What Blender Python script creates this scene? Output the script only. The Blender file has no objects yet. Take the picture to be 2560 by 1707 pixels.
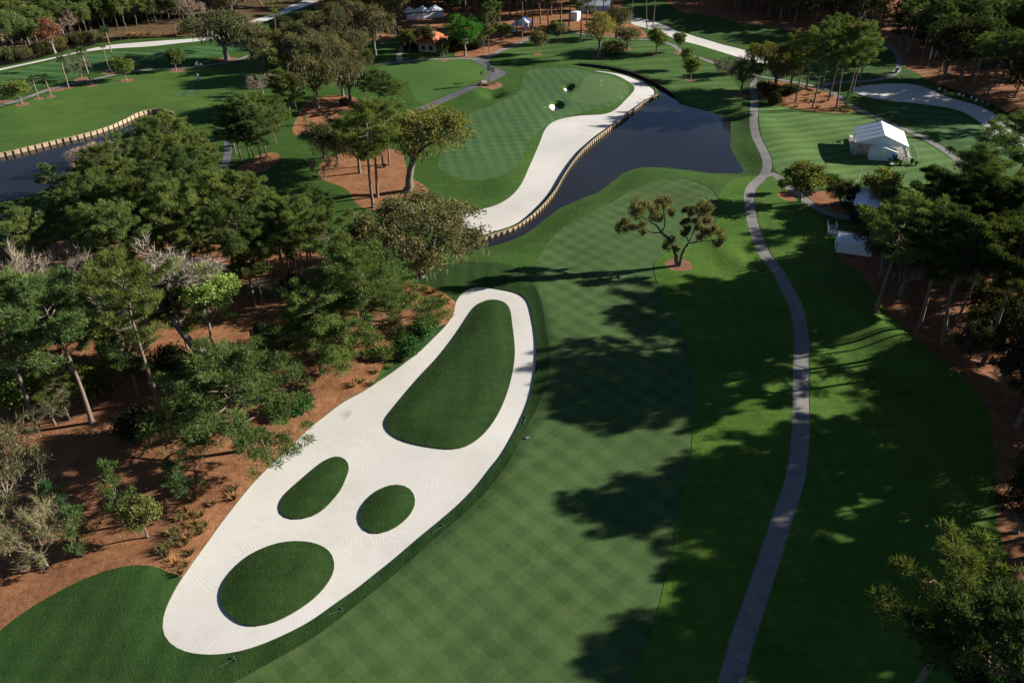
import bpy, math, random
import numpy as np
from mathutils import Vector
from mathutils.geometry import delaunay_2d_cdt

# ---------------------------------------------------------------- camera, sky, sun, exposure
SC = bpy.context.scene
COL = SC.collection
FPX, PITCH, CAMH = 1930.0, math.radians(34.0), 75.0      # focal length in pixels of a 2560 px wide picture
cam_data = bpy.data.cameras.new("camera")
cam_data.sensor_width = 36.0
cam_data.lens = 36.0 * FPX / 2560.0
cam_data.clip_start, cam_data.clip_end = 1.0, 8000.0
cam = bpy.data.objects.new("camera", cam_data)
cam.location = (0, 0, CAMH)
cam.rotation_euler = (math.pi / 2 - PITCH, 0, 0)
COL.objects.link(cam)
SC.camera = cam

SUN_AZ, SUN_EL = math.radians(13.0), math.radians(20.5)  # azimuth from +X towards +Y
world = bpy.data.worlds.new("World")
SC.world = world
world.use_nodes = True
wn = world.node_tree
sky = wn.nodes.new("ShaderNodeTexSky")
sky.sky_type = 'NISHITA'
sky.sun_disc = False
sky.sun_elevation = SUN_EL
sky.sun_rotation = math.pi / 2 - SUN_AZ
sky.air_density, sky.dust_density, sky.ozone_density = 0.5, 0.1, 1.5
wn.nodes["Background"].inputs[1].default_value = 0.05
wn.links.new(sky.outputs[0], wn.nodes["Background"].inputs[0])

sun_data = bpy.data.lights.new("sun", 'SUN')
sun_data.energy = 5.0
sun_data.angle = math.radians(0.5)
sun_data.color = (1.0, 0.955, 0.885)
sun = bpy.data.objects.new("sun", sun_data)
sd = Vector((math.cos(SUN_EL) * math.cos(SUN_AZ), math.cos(SUN_EL) * math.sin(SUN_AZ), math.sin(SUN_EL)))
sun.rotation_euler = sd.to_track_quat('Z', 'Y').to_euler()
sun.location = sd * 400
COL.objects.link(sun)

SC.view_settings.view_transform = 'Standard'
SC.view_settings.look = 'None'
SC.view_settings.gamma = 1.0
SC.view_settings.exposure = 1.08
SC.cycles.max_bounces = 6
SC.cycles.diffuse_bounces = 3
SC.cycles.transmission_bounces = 3
SC.cycles.glossy_bounces = 3
SC.cycles.caustics_reflective = False
SC.cycles.caustics_refractive = False

# ---------------------------------------------------------------- pixel (of the 2560x1707 picture) <-> place
CP, SP = math.cos(PITCH), math.sin(PITCH)
def unproj(x, y, z=0.0):
    a, b = (x - 1280.0) / FPX, -(y - 853.5) / FPX
    d = (a, CP + b * SP, -SP + b * CP)
    t = (z - CAMH) / d[2]
    return (d[0] * t, d[1] * t)
def proj(x, y, z):
    dz = y * CP - (z - CAMH) * SP
    u = y * SP + (z - CAMH) * CP
    return 1280 + FPX * x / dz, 853.5 - FPX * u / dz
def on_plane(x, y, Y):
    a, b = (x - 1280.0) / FPX, -(y - 853.5) / FPX
    t = Y / (CP + b * SP)
    return Vector((a * t, Y, CAMH + (-SP + b * CP) * t))
OFF = {1: (0, 0), 2: (850, 0), 3: (1700, 0), 4: (0, 570), 5: (850, 570), 6: (1700, 570), 7: (0, 1137), 8: (850, 1137), 9: (1700, 1137)}
TS = 2352 / 860.0
def P(s):
    """'3: x,y x,y 5: x,y' -> list of picture pixels; the number picks the map sheet the readings were taken from (0: whole picture)."""
    out, o, k = [], (0, 0), 1.0
    for w in s.split():
        if w.endswith(':'):
            n = int(w[:-1])
            o, k = ((0, 0), 1.0) if n == 0 else (OFF[n], TS)
        else:
            a, b = w.split(',')
            out.append((o[0] + float(a) / k, o[1] + float(b) / k))
    return out

def tag(o, label=None, cat=None, group=None, kind=None):
    if label: o['label'] = label
    if cat: o['category'] = cat
    if group: o['group'] = group
    if kind: o['kind'] = kind
    return o
def new_obj(name, data, parent=None, loc=None, rz=None):
    o = bpy.data.objects.new(name, data)
    COL.objects.link(o)
    if parent is not None: o.parent = parent
    if loc is not None: o.location = loc
    if rz is not None: o.rotation_euler = (0, 0, rz)
    return o
def mesh_np(name, V, F, mats=(), smooth=False, mi=None, tint=None):
    """V (n,3), F (m,3) triangles"""
    V = np.asarray(V, dtype=np.float32).reshape(-1, 3); F = np.asarray(F, dtype=np.int32).reshape(-1, 3)
    me = bpy.data.meshes.new(name)
    me.vertices.add(len(V)); me.vertices.foreach_set('co', V.ravel())
    me.loops.add(F.size); me.loops.foreach_set('vertex_index', F.ravel())
    me.polygons.add(len(F))
    me.polygons.foreach_set('loop_start', np.arange(0, F.size, 3, dtype=np.int32))
    if smooth is True:
        me.polygons.foreach_set('use_smooth', np.ones(len(F), dtype=bool))
    elif smooth is not False:
        me.polygons.foreach_set('use_smooth', np.asarray(smooth, dtype=bool))
    else:
        me.polygons.foreach_set('use_smooth', np.zeros(len(F), dtype=bool))
    for m in mats: me.materials.append(m)
    if mi is not None: me.polygons.foreach_set('material_index', np.asarray(mi, dtype=np.int32))
    if tint is not None:
        a = me.attributes.new('tint', 'FLOAT', 'POINT')
        a.data.foreach_set('value', np.asarray(tint, dtype=np.float32))
    me.update(calc_edges=True)
    return me

# ---------------------------------------------------------------- materials
class NT:
    def __init__(self, name):
        self.m = bpy.data.materials.new(name); self.m.use_nodes = True
        self.t = self.m.node_tree; self.b = self.t.nodes['Principled BSDF']; self.out = self.t.nodes['Material Output']
        self._pos = None
    def n(self, typ, **kw):
        nd = self.t.nodes.new(typ)
        for k, v in kw.items(): setattr(nd, k, v)
        return nd
    def link(self, a, b): self.t.links.new(a, b)
    def put(self, sock, v):
        if isinstance(v, (int, float, tuple, list)):
            sock.default_value = tuple(v) + (1.0,) if isinstance(v, (tuple, list)) and len(v) == 3 and sock.type == 'RGBA' else v
        else: self.link(v, sock)
    def pos(self):
        if self._pos is None: self._pos = self.n('ShaderNodeNewGeometry').outputs['Position']
        return self._pos
    def math(self, op, a, b=0.0, c=None, clamp=False):
        nd = self.n('ShaderNodeMath', operation=op); nd.use_clamp = clamp
        self.put(nd.inputs[0], a); self.put(nd.inputs[1], b)
        if c is not None: self.put(nd.inputs[2], c)
        return nd.outputs[0]
    def dot(self, v, d):
        nd = self.n('ShaderNodeVectorMath', operation='DOT_PRODUCT'); self.put(nd.inputs[0], v); nd.inputs[1].default_value = d
        return nd.outputs['Value']
    def noise(self, scale, detail=3.0, rough=0.55, vec=None, dist=0.0):
        nd = self.n('ShaderNodeTexNoise'); nd.inputs['Scale'].default_value = scale; nd.inputs['Detail'].default_value = detail
        nd.inputs['Roughness'].default_value = rough; nd.inputs['Distortion'].default_value = dist
        self.link(vec if vec is not None else self.pos(), nd.inputs['Vector'])
        return nd.outputs['Fac']
    def ramp(self, f, stops):
        nd = self.n('ShaderNodeValToRGB'); e = nd.color_ramp.elements
        while len(e) < len(stops): e.new(0.5)
        for q, (p, c) in zip(e, stops): q.position = p; q.color = tuple(c) + (1.0,)
        self.put(nd.inputs[0], f); return nd.outputs[0]
    def mix(self, f, a, b, blend='MIX'):
        nd = self.n('ShaderNodeMix', data_type='RGBA', blend_type=blend)
        self.put(nd.inputs[0], f); self.put(nd.inputs[6], a); self.put(nd.inputs[7], b)
        return nd.outputs[2]
    def bump(self, h, strength=0.5, dist=0.1):
        nd = self.n('ShaderNodeBump'); nd.inputs['Strength'].default_value = strength; nd.inputs['Distance'].default_value = dist
        self.put(nd.inputs['Height'], h); self.link(nd.outputs[0], self.b.inputs['Normal'])
    def scaled(self, sx, sy, sz=1.0, rz=0.0):
        nd = self.n('ShaderNodeMapping'); self.link(self.pos(), nd.inputs['Vector'])
        nd.inputs['Rotation'].default_value = (0, 0, rz); nd.inputs['Scale'].default_value = (sx, sy, sz)
        return nd.outputs[0]
    def done(self, col, rough=0.9, spec=0.2):
        self.put(self.b.inputs['Base Color'], col); self.put(self.b.inputs['Roughness'], rough)
        self.b.inputs['Specular IOR Level'].default_value = spec
        return self.m

def stripes(g, ang, period, wob=0.35, sharp=4.5):
    """alternating mowing bands across direction ang (degrees), 0..1"""
    a = math.radians(ang)
    u = g.dot(g.pos(), (math.cos(a), math.sin(a), 0.0))
    w = g.math('MULTIPLY_ADD', g.noise(0.09, 2.0), wob * 2, -wob)
    u = g.math('ADD', u, w)
    s = g.math('SINE', g.math('MULTIPLY', u, 2 * math.pi / period))
    return g.math('MULTIPLY_ADD', s, sharp * 0.5, 0.5, clamp=True)

def grass(name, dark, light, bands=(), patch=0.5, grain=0.35, lines=None, bumpd=0.05, rough=0.9, arcs=0.0, wob=0.7):
    g = NT(name)
    f = g.math('MULTIPLY_ADD', g.math('SUBTRACT', g.noise(0.11, 4.0, 0.6), 0.5), patch * 1.6, 0.5)
    f = g.math('MULTIPLY_ADD', g.math('SUBTRACT', g.noise(0.7, 3.0, 0.6), 0.5), patch * 0.9, f)
    gr = g.noise(5.0, 3.0, 0.75)
    f = g.math('MULTIPLY_ADD', g.math('SUBTRACT', gr, 0.5), grain * 1.6, f)
    for ang, per, st in bands:
        amt = g.math('MULTIPLY_ADD', g.noise(0.045, 3.0, 0.6), 2.6 * st, -0.35 * st)
        f = g.math('MULTIPLY_ADD', g.math('SUBTRACT', stripes(g, ang, per, wob), 0.5), amt, f)
    if lines:
        ang, sc, st = lines
        v = g.scaled(sc * 0.06, sc, 1.0, math.radians(-ang))
        f = g.math('MULTIPLY_ADD', g.math('SUBTRACT', g.noise(1.0, 2.0, 0.5, v, 0.4), 0.5), st, f)
    if arcs:                              # sweeping mower passes
        wv = g.n('ShaderNodeTexWave', wave_type='BANDS'); wv.inputs['Scale'].default_value = 0.09; wv.inputs['Distortion'].default_value = 22.0
        wv.inputs['Detail'].default_value = 1.0; wv.inputs['Detail Scale'].default_value = 0.12; g.link(g.pos(), wv.inputs['Vector'])
        f = g.math('MULTIPLY_ADD', g.math('SUBTRACT', wv.outputs['Fac'], 0.5), arcs, f)
    f = g.math('MAXIMUM', g.math('MINIMUM', f, 1.0), 0.0)
    yel = tuple(a * b for a, b in zip(light, (1.25, 1.03, 0.75)))
    col = g.mix(f, dark, light)
    col = g.mix(g.math('MULTIPLY', g.math('SUBTRACT', g.noise(0.05, 3.0, 0.6), 0.45, clamp=True), 2.0, clamp=True), col, g.mix(f, dark, yel))
    g.bump(g.math('MULTIPLY_ADD', g.noise(1.3, 3.0, 0.6), 0.8, gr), 0.8, bumpd)
    return g.done(col, rough, 0.12)

M = {}
M['rough'] = grass('rough_turf', (0.025, 0.064, 0.009), (0.058, 0.120, 0.021), patch=0.75, grain=0.75, lines=(80, 1.3, 0.75), bumpd=0.14)
M['rough_far'] = grass('mown_turf', (0.036, 0.084, 0.016), (0.084, 0.158, 0.036), bands=((104, 6.4, 0.42),), patch=0.6, grain=0.5, bumpd=0.06)
M['tent_lawn'] = grass('tent_lawn_turf', (0.048, 0.104, 0.022), (0.116, 0.200, 0.054), bands=((108, 4.4, 0.42),), patch=0.65, grain=0.5, bumpd=0.06, wob=2.2)
M['fairway'] = grass('fairway_turf', (0.040, 0.080, 0.022), (0.080, 0.132, 0.043), bands=((44, 3.5, 0.34), (134, 3.5, 0.24)), patch=0.8, grain=0.7, bumpd=0.03, lines=(134, 0.8, 0.3))
M['approach'] = grass('approach_turf', (0.038, 0.090, 0.028), (0.076, 0.146, 0.052), bands=((10, 3.4, 0.36), (98, 3.4, 0.22)), patch=0.6, grain=0.5, bumpd=0.02)
M['far_fairway'] = grass('far_fairway_turf', (0.036, 0.092, 0.024), (0.066, 0.145, 0.044), bands=((78, 6.5, 0.7),), patch=0.4, grain=0.2, bumpd=0.02)
M['green'] = grass('putting_turf', (0.074, 0.128, 0.042), (0.098, 0.160, 0.058), bands=((30, 2.0, 0.15),), patch=0.3, grain=0.15, bumpd=0.008)
M['island'] = grass('island_turf', (0.013, 0.034, 0.007), (0.031, 0.066, 0.014), patch=0.8, grain=0.8, lines=(70, 1.6, 0.8), bumpd=0.12, arcs=0.12)
M['near_rough'] = grass('near_rough_turf', (0.014, 0.040, 0.008), (0.036, 0.078, 0.018), patch=0.8, grain=0.8, lines=(40, 1.0, 0.6), bumpd=0.14, arcs=0.32)
M['right_rough_backlit'] = grass('backlit_rough_turf', (0.032, 0.086, 0.008), (0.094, 0.176, 0.022), patch=0.8, grain=0.8, lines=(96, 1.4, 0.7), bumpd=0.14, arcs=0.1)  # brighter copy of the rough: backlight from the low sun put into the colour
M['lawn'] = grass('lawn_turf', (0.052, 0.118, 0.022), (0.070, 0.148, 0.032), patch=0.25, grain=0.2, bumpd=0.04)
M['tl_lawn'] = grass('wide_lawn_turf', (0.042, 0.094, 0.016), (0.088, 0.156, 0.030), patch=0.8, grain=0.6, lines=(12, 0.6, 0.7), bumpd=0.08)

def sand_mat():
    g = NT('raked_sand')
    v = g.n('ShaderNodeTexVoronoi'); v.inputs['Scale'].default_value = 0.11; v.inputs['Randomness'].default_value = 0.9
    wv = g.n('ShaderNodeVectorMath', operation='ADD'); g.link(g.pos(), wv.inputs[0])
    nz = g.n('ShaderNodeTexNoise'); nz.inputs['Scale'].default_value = 0.08; g.link(g.pos(), nz.inputs['Vector'])
    sc = g.n('ShaderNodeVectorMath', operation='SCALE'); g.link(nz.outputs['Color'], sc.inputs[0]); sc.inputs['Scale'].default_value = 6.0
    g.link(sc.outputs[0], wv.inputs[1]); g.link(wv.outputs[0], v.inputs['Vector'])
    d = g.math('MULTIPLY', v.outputs['Distance'], 1.0)
    ring = g.math('SINE', g.math('MULTIPLY_ADD', d, 150.0, g.math('MULTIPLY', g.noise(0.5, 2.0), 9.0)))
    ring = g.math('MULTIPLY', ring, g.math('MULTIPLY_ADD', g.noise(0.13, 2.0), 2.6, -0.8, clamp=True))
    big = g.noise(0.07, 3.0); fine = g.noise(4.0, 4.0, 0.7); mid = g.noise(0.9, 3.0, 0.6)
    f = g.math('MULTIPLY_ADD', big, 0.55, g.math('MULTIPLY_ADD', fine, 0.25, g.math('MULTIPLY_ADD', ring, 0.05, g.math('MULTIPLY', mid, 0.2))))
    col = g.ramp(f, ((0.28, (0.50, 0.465, 0.405)), (0.5, (0.62, 0.585, 0.525)), (0.8, (0.69, 0.655, 0.60))))
    h = g.math('MULTIPLY_ADD', ring, 0.5, g.math('MULTIPLY', fine, 0.5))
    g.bump(h, 0.35, 0.012)
    return g.done(col, 0.95, 0.1)
M['sand'] = sand_mat()

def mulch_mat(name, dark, light, s=1.0):
    g = NT(name)
    a = g.noise(3.2 * s, 4.0, 0.75, g.scaled(1.0, 2.2, 1.0, 0.7), 1.2)
    b = g.noise(0.25 * s, 3.0, 0.6); c = g.noise(9.0 * s, 2.0, 0.7)
    e = g.noise(1.1 * s, 4.0, 0.7)
    f = g.math('MULTIPLY_ADD', a, 0.62, g.math('MULTIPLY_ADD', b, 0.38, g.math('MULTIPLY_ADD', e, 0.45, g.math('MULTIPLY', c, 0.25))))
    col = g.ramp(f, ((0.58, dark), (0.80, tuple((p + q) / 2 for p, q in zip(dark, light))), (1.0, light)))
    g.bump(g.math('ADD', a, g.math('MULTIPLY_ADD', c, 0.5, g.math('MULTIPLY', e, 0.9))), 1.0, 0.28)
    return g.done(col, 0.95, 0.1)
M['straw'] = mulch_mat('pine_straw', (0.080, 0.030, 0.015), (0.44, 0.205, 0.098))
M['bark'] = mulch_mat('bark_mulch', (0.085, 0.040, 0.025), (0.36, 0.19, 0.12), 1.6)
M['floor'] = mulch_mat('forest_floor', (0.05, 0.035, 0.02), (0.17, 0.11, 0.055), 0.8)

def asphalt(name, c, var=0.25):
    g = NT(name)
    f = g.math('MULTIPLY_ADD', g.noise(0.35, 4.0, 0.65), 0.7, g.math('MULTIPLY', g.noise(7.0, 3.0, 0.7), 0.3))
    lo = tuple(v * (1 - var) for v in c); hi = tuple(v * (1 + var) for v in c)
    col = g.ramp(f, ((0.3, lo), (0.7, hi)))
    g.bump(g.noise(8.0, 3.0), 0.4, 0.02)
    return g.done(col, 0.9, 0.2)
M['path'] = asphalt('worn_path_surface', (0.215, 0.20, 0.182), 0.3)
M['path_dark'] = asphalt('dark_path_surface', (0.115, 0.115, 0.12))
M['paver'] = asphalt('pink_pavers', (0.36, 0.25, 0.20))
M['kerb'] = asphalt('concrete', (0.42, 0.39, 0.34))

def plain(name, c, rough=0.7, var=0.12, scale=2.0, spec=0.3, bump=0.0):
    g = NT(name)
    f = g.noise(scale, 4.0, 0.6)
    col = g.ramp(f, ((0.3, tuple(v * (1 - var) for v in c)), (0.7, tuple(min(1, v * (1 + var)) for v in c))))
    if bump: g.bump(f, 0.5, bump)
    return g.done(col, rough, spec)
M['soil'] = plain('turf_edge_soil', (0.075, 0.075, 0.035), 0.95, 0.3, 3.0, 0.1, 0.05)

def water_mat(name, deep, rough=0.05, rip=0.012):
    g = NT(name)
    a = g.noise(0.9, 3.0, 0.6, g.scaled(1.0, 2.0)); b = g.noise(3.0, 2.0, 0.6)
    col = g.ramp(g.noise(0.03, 2.0), ((0.3, deep), (0.7, tuple(v * 1.5 for v in deep))))
    g.bump(g.math('MULTIPLY_ADD', b, 0.35, a), 0.25, rip)
    m = g.done(col, rough, 0.5); g.b.inputs['IOR'].default_value = 1.33
    return m
M['water'] = water_mat('lake_water', (0.015, 0.0155, 0.016), 0.02, 0.005)
M['murk'] = water_mat('murky_water', (0.085, 0.075, 0.030), 0.12)
M['ditch'] = water_mat('ditch_water', (0.010, 0.009, 0.007), 0.10)

def leaf_mat(name, col, trans=0.33, hue=0.11):
    g = NT(name)
    at = g.n('ShaderNodeAttribute'); at.attribute_name = 'tint'
    oi = g.n('ShaderNodeObjectInfo')
    r = oi.outputs['Random']
    warm = tuple(min(1, v) for v in (col[0] * (1 + hue * 2.2), col[1] * (1 + hue * 0.5), col[2] * (1 - hue)))
    cool = (col[0] * (1 - hue * 1.2), col[1] * (1 - hue * 0.3), col[2] * (1 + hue))
    LK = 1.5
    cool, warm = tuple(v * LK for v in cool), tuple(v * LK for v in warm)
    c = g.mix(r, cool, warm)
    c = g.mix(1.0, c, at.outputs['Fac'], 'MULTIPLY')
    k = g.math('MULTIPLY_ADD', g.math('FRACT', g.math('MULTIPLY', r, 7.31)), 0.55, 0.70)
    c = g.mix(1.0, c, k, 'MULTIPLY')
    d = g.n('ShaderNodeBsdfDiffuse'); t = g.n('ShaderNodeBsdfTranslucent'); mx = g.n('ShaderNodeMixShader')
    g.link(c, d.inputs[0])
    g.link(g.mix(1.0, c, (1.15, 1.2, 0.6), 'MULTIPLY'), t.inputs[0])
    mx.inputs[0].default_value = trans
    g.link(d.outputs[0], mx.inputs[1]); g.link(t.outputs[0], mx.inputs[2]); g.link(mx.outputs[0], g.out.inputs[0])
    return g.m
M['needle'] = leaf_mat('pine_needles', (0.076, 0.106, 0.033))
M['needle_shaded'] = leaf_mat('shaded_pine_needles', (0.040, 0.056, 0.020))  # darkened copy of the needles, shade inside the woods put into the colour
M['needle_young'] = leaf_mat('young_pine_needles', (0.062, 0.108, 0.040))
M['oak_leaf'] = leaf_mat('live_oak_leaves', (0.084, 0.086, 0.034))
M['oak_shaded'] = leaf_mat('shaded_oak_leaves', (0.036, 0.040, 0.018))  # oak leaves darkened, with the wood's shade put into the colour
M['oak_brown'] = leaf_mat('brownish_oak_leaves', (0.088, 0.082, 0.038), 0.3, 0.04)
M['twisted_leaf'] = leaf_mat('twisted_oak_leaves', (0.122, 0.110, 0.052), 0.42, 0.03)
M['lime_leaf'] = leaf_mat('yellow_green_leaves', (0.082, 0.110, 0.028))
M['olive'] = leaf_mat('olive_leaves', (0.098, 0.110, 0.034))
M['orn_leaf'] = leaf_mat('small_tree_leaves', (0.082, 0.112, 0.034))
M['bright_leaf'] = leaf_mat('spring_leaves', (0.122, 0.162, 0.042), 0.35, 0.05)
M['vivid_leaf'] = leaf_mat('vivid_green_leaves', (0.052, 0.150, 0.026), 0.35, 0.05)
M['yellow_leaf'] = leaf_mat('yellowish_leaves', (0.170, 0.150, 0.040), 0.3, 0.05)
M['red_leaf'] = leaf_mat('reddish_dry_leaves', (0.150, 0.070, 0.045), 0.2, 0.05)
M['shrub_leaf'] = leaf_mat('shrub_leaves', (0.040, 0.098, 0.030), 0.25)
M['magnolia'] = leaf_mat('glossy_dark_leaves', (0.020, 0.038, 0.018), 0.1)
M['palm_leaf'] = leaf_mat('palm_fronds', (0.055, 0.075, 0.030), 0.2)
M['moss'] = leaf_mat('hanging_moss', (0.120, 0.115, 0.080), 0.3, 0.05)
M['twig'] = leaf_mat('bare_twigs', (0.200, 0.165, 0.120), 0.0, 0.06)
M['twig_green'] = leaf_mat('budding_twigs', (0.118, 0.108, 0.058), 0.1, 0.06)
M['tuft'] = leaf_mat('cord_grass', (0.130, 0.110, 0.045), 0.25)
M['dry_tuft'] = leaf_mat('dry_grass', (0.220, 0.130, 0.060), 0.25)

def bark(name, c, var=0.4):
    g = NT(name)
    f = g.math('MULTIPLY_ADD', g.noise(2.0, 4.0, 0.7, g.scaled(3.0, 3.0, 0.6)), 0.7, g.math('MULTIPLY', g.noise(9.0, 3.0), 0.3))
    col = g.ramp(f, ((0.3, tuple(v * (1 - var) for v in c)), (0.7, tuple(v * (1 + var) for v in c))))
    g.bump(f, 0.8, 0.06)
    return g.done(col, 0.95, 0.1)
M['pine_bark'] = bark('pine_bark', (0.185, 0.135, 0.105))
M['oak_bark'] = bark('oak_bark', (0.165, 0.145, 0.115))
M['grey_bark'] = bark('grey_bark', (0.23, 0.20, 0.16))
M['wood_bark'] = bark('wood_bark', (0.12, 0.10, 0.078))
M['palm_bark'] = bark('palm_bark', (0.27, 0.205, 0.15))
# ---------------------------------------------------------------- the ground: one partition of the course into regions
rng = np.random.default_rng(11)
def smooth01(t):
    t = np.clip(t, 0, 1); return t * t * (3 - 2 * t)
# gentle relief: picture pixel of the hump, height, radii along x / y (m), rotation (deg)
HUMPS = [(1232, 236, -0.9, 2.6, 3.4, 0), (2185, 820, 1.5, 5, 17, 35), (2330, 930, 1.5, 5, 14, 30), (2080, 700, 0.9, 7, 12, 25), (1930, 330, 0.7, 5, 30, 8), (1960, 400, 0.6, 6, 12, 0),
         (1500, 210, 0.9, 20, 17, 0), (1330, 330, 0.5, 30, 25, 0), (1120, 190, 0.9, 18, 14, 0), (1600, 130, 1.6, 30, 14, -10), (300, 1460, 0.7, 8, 9, 30),
         (150, 1600, -0.4, 8, 6, 0), (1830, 640, 0.6, 3, 10, 12), (2020, 1060, 0.5, 4, 8, 10), (1900, 1020, 0.5, 3.5, 7, 20),
         (2240, 380, 0.5, 14, 16, 0), (1232, 236, -1.5, 3.2, 4.2, 0), (1195, 232, 0.6, 5, 4, 0), (430, 262, 0.5, 10, 6, 0), (1000, 1030, 0.0, 8, 10, 0)]
_h = []
for px, py, a, rx, ry, rot in HUMPS:
    x, y = unproj(px, py); _h.append((x, y, a, rx, ry, math.cos(math.radians(rot)), math.sin(math.radians(rot))))
def relief(x, y):
    x = np.asarray(x, float); y = np.asarray(y, float)
    z = 0.16 * np.sin(x * 0.071 + 1.3) * np.sin(y * 0.053 + 0.4) + 0.10 * np.sin(x * 0.16 + y * 0.11) + 0.05 * np.sin(x * 0.33 - y * 0.27 + 2.0)
    for cx, cy, a, rx, ry, c, s in _h:
        dx, dy = x - cx, y - cy
        u, v = (dx * c + dy * s) / rx, (-dx * s + dy * c) / ry
        z = z + a * np.exp(-(u * u + v * v))
    return z
def ground_pt(px, py):
    z = 0.0
    for _ in range(5):
        x, y = unproj(px, py, z); z = float(relief(x, y))
    return x, y
def spline(pts, closed=True, step=1.0):
    """Catmull-Rom through world points, resampled about every step metres"""
    pts = [np.array(p, float) for p in pts]; n = len(pts); out = []
    for i in range(n if closed else n - 1):
        if closed: a, b, c, d = pts[i - 1], pts[i], pts[(i + 1) % n], pts[(i + 2) % n]
        else: a, b, c, d = pts[max(i - 1, 0)], pts[i], pts[i + 1], pts[min(i + 2, n - 1)]
        L = np.linalg.norm(c - b); st = step * (1 if b[1] < 200 else 1.8)
        k = max(1, int(L / st))
        t1 = (c - a) * 0.5; t2 = (d - b) * 0.5
        lim = max(L, 1e-6) * 1.2
        for t in (t1, t2):
            m = np.linalg.norm(t)
            if m > lim: t *= lim / m
        for j in range(k):
            t = j / k; h = t * t * (3 - 2 * t)
            out.append((2 * t**3 - 3 * t * t + 1) * b + (t**3 - 2 * t * t + t) * t1 + h * c + (t**3 - t * t) * t2)
    if not closed: out.append(pts[-1])
    return np.array(out)
def area(s, z=None, step=1.0, sm=3):
    pts = P(s)
    c = spline([ground_pt(*p) if z is None else unproj(p[0], p[1], z) for p in pts], True, step)
    for _ in range(sm if step >= 0.7 else 1): c = 0.5 * c + 0.25 * (np.roll(c, 1, 0) + np.roll(c, -1, 0))
    return c
def stroke(pts, w, step=1.5):
    c = spline([ground_pt(*p) for p in pts], False, step)
    d = np.gradient(c, axis=0); d /= np.linalg.norm(d, axis=1)[:, None] + 1e-9
    nrm = np.stack([-d[:, 1], d[:, 0]], 1) * w * 0.5
    return np.concatenate([c + nrm, (c - nrm)[::-1]])
def circle(px, py, r, n=18, jit=0.07):
    x, y = ground_pt(px, py); a = np.linspace(0, 2 * math.pi, n, endpoint=False)
    rr = r * (1 + rng.uniform(-jit, jit, n))
    return spline(np.stack([x + rr * np.cos(a), y + rr * np.sin(a)], 1), True, 0.7)
def inside(poly, pts):
    x, y = pts[:, 0], pts[:, 1]; r = np.zeros(len(pts), bool)
    lo, hi = poly.min(0), poly.max(0)
    sel = np.where((x >= lo[0]) & (x <= hi[0]) & (y >= lo[1]) & (y <= hi[1]))[0]
    if len(sel) == 0: return r
    xs, ys = x[sel], y[sel]; rr = np.zeros(len(sel), bool)
    a = poly; b = np.roll(poly, -1, 0)
    for (x1, y1), (x2, y2) in zip(a, b):
        if y1 == y2: continue
        c = ((y1 > ys) != (y2 > ys)) & (xs < (x2 - x1) * (ys - y1) / (y2 - y1) + x1)
        rr ^= c
    r[sel] = rr
    return r
def seg_dist(pts, A, B, reach=9.0):
    d = np.full(len(pts), 1e9)
    for a, b in zip(A, B):
        lo, hi = np.minimum(a, b) - reach, np.maximum(a, b) + reach
        s = np.where((pts[:, 0] > lo[0]) & (pts[:, 0] < hi[0]) & (pts[:, 1] > lo[1]) & (pts[:, 1] < hi[1]))[0]
        if len(s) == 0: continue
        ab = b - a; t = np.clip(((pts[s] - a) @ ab) / max(ab @ ab, 1e-9), 0, 1)
        q = a + t[:, None] * ab
        d[s] = np.minimum(d[s], np.hypot(*(pts[s] - q).T))
    return d

WZ = -0.7                     # lake level
PZ = -1.0                     # pond level
SANDZ = -0.72
BUNK = area("5: 790,500 830,460 880,420 940,410 1050,420 1170,440 1240,465 1285,510 1310,600 1330,700 1340,800 1338,930 1320,1060 1290,1180 1240,1300 1180,1420 1100,1559 "
            "8: 1040,80 960,190 850,310 700,440 550,560 400,690 250,810 130,910 0,1000 7: 2150,1130 2000,1210 1860,1275 1700,1335 1560,1365 1440,1375 1320,1365 1220,1340 1150,1300 1110,1250 1098,1190 "
            "1110,1120 1140,1050 1190,960 1235,875 1280,820 1350,710 1420,620 1500,500 1600,370 1700,240 1800,130 1930,0 4: 2020,1470 2100,1380 2230,1280 5: 0,1205 60,1170 180,1110 250,1060 330,1010 "
            "400,960 460,910 530,860 590,800 650,740 690,700 730,660 770,600 790,540", SANDZ, 0.8)
ISL = [area(s, SANDZ, 0.8) for s in (
    "5: 955,515 1000,497 1060,492 1110,502 1145,530 1165,570 1180,680 1195,800 1193,900 1170,1030 1130,1160 1070,1290 1000,1390 930,1455 860,1500 780,1518 660,1508 560,1490 440,1460 350,1415 310,1370 305,1320 360,1250 450,1140 560,1010 670,890 770,760 840,660 900,570",
    "7: 1897,370 1915,310 1990,240 2080,160 2160,90 2250,20 2300,5 8: 0,5 50,25 70,60 60,120 20,190 7: 2352,205 2290,290 2220,370 2150,420 2080,450 2000,458 1940,440 1905,405",
    "8: 118,420 150,350 200,290 260,240 330,205 400,195 450,205 490,230 515,265 523,310 505,370 460,430 400,485 330,525 270,548 215,550 160,525 125,480",
    "7: 1505,960 1530,880 1590,800 1680,710 1780,650 1900,605 2020,592 2130,600 2220,630 2280,680 2298,740 2280,820 2220,910 2120,1010 2000,1090 1880,1150 1780,1180 1700,1185 1620,1150 1560,1100 1515,1040")]
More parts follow.
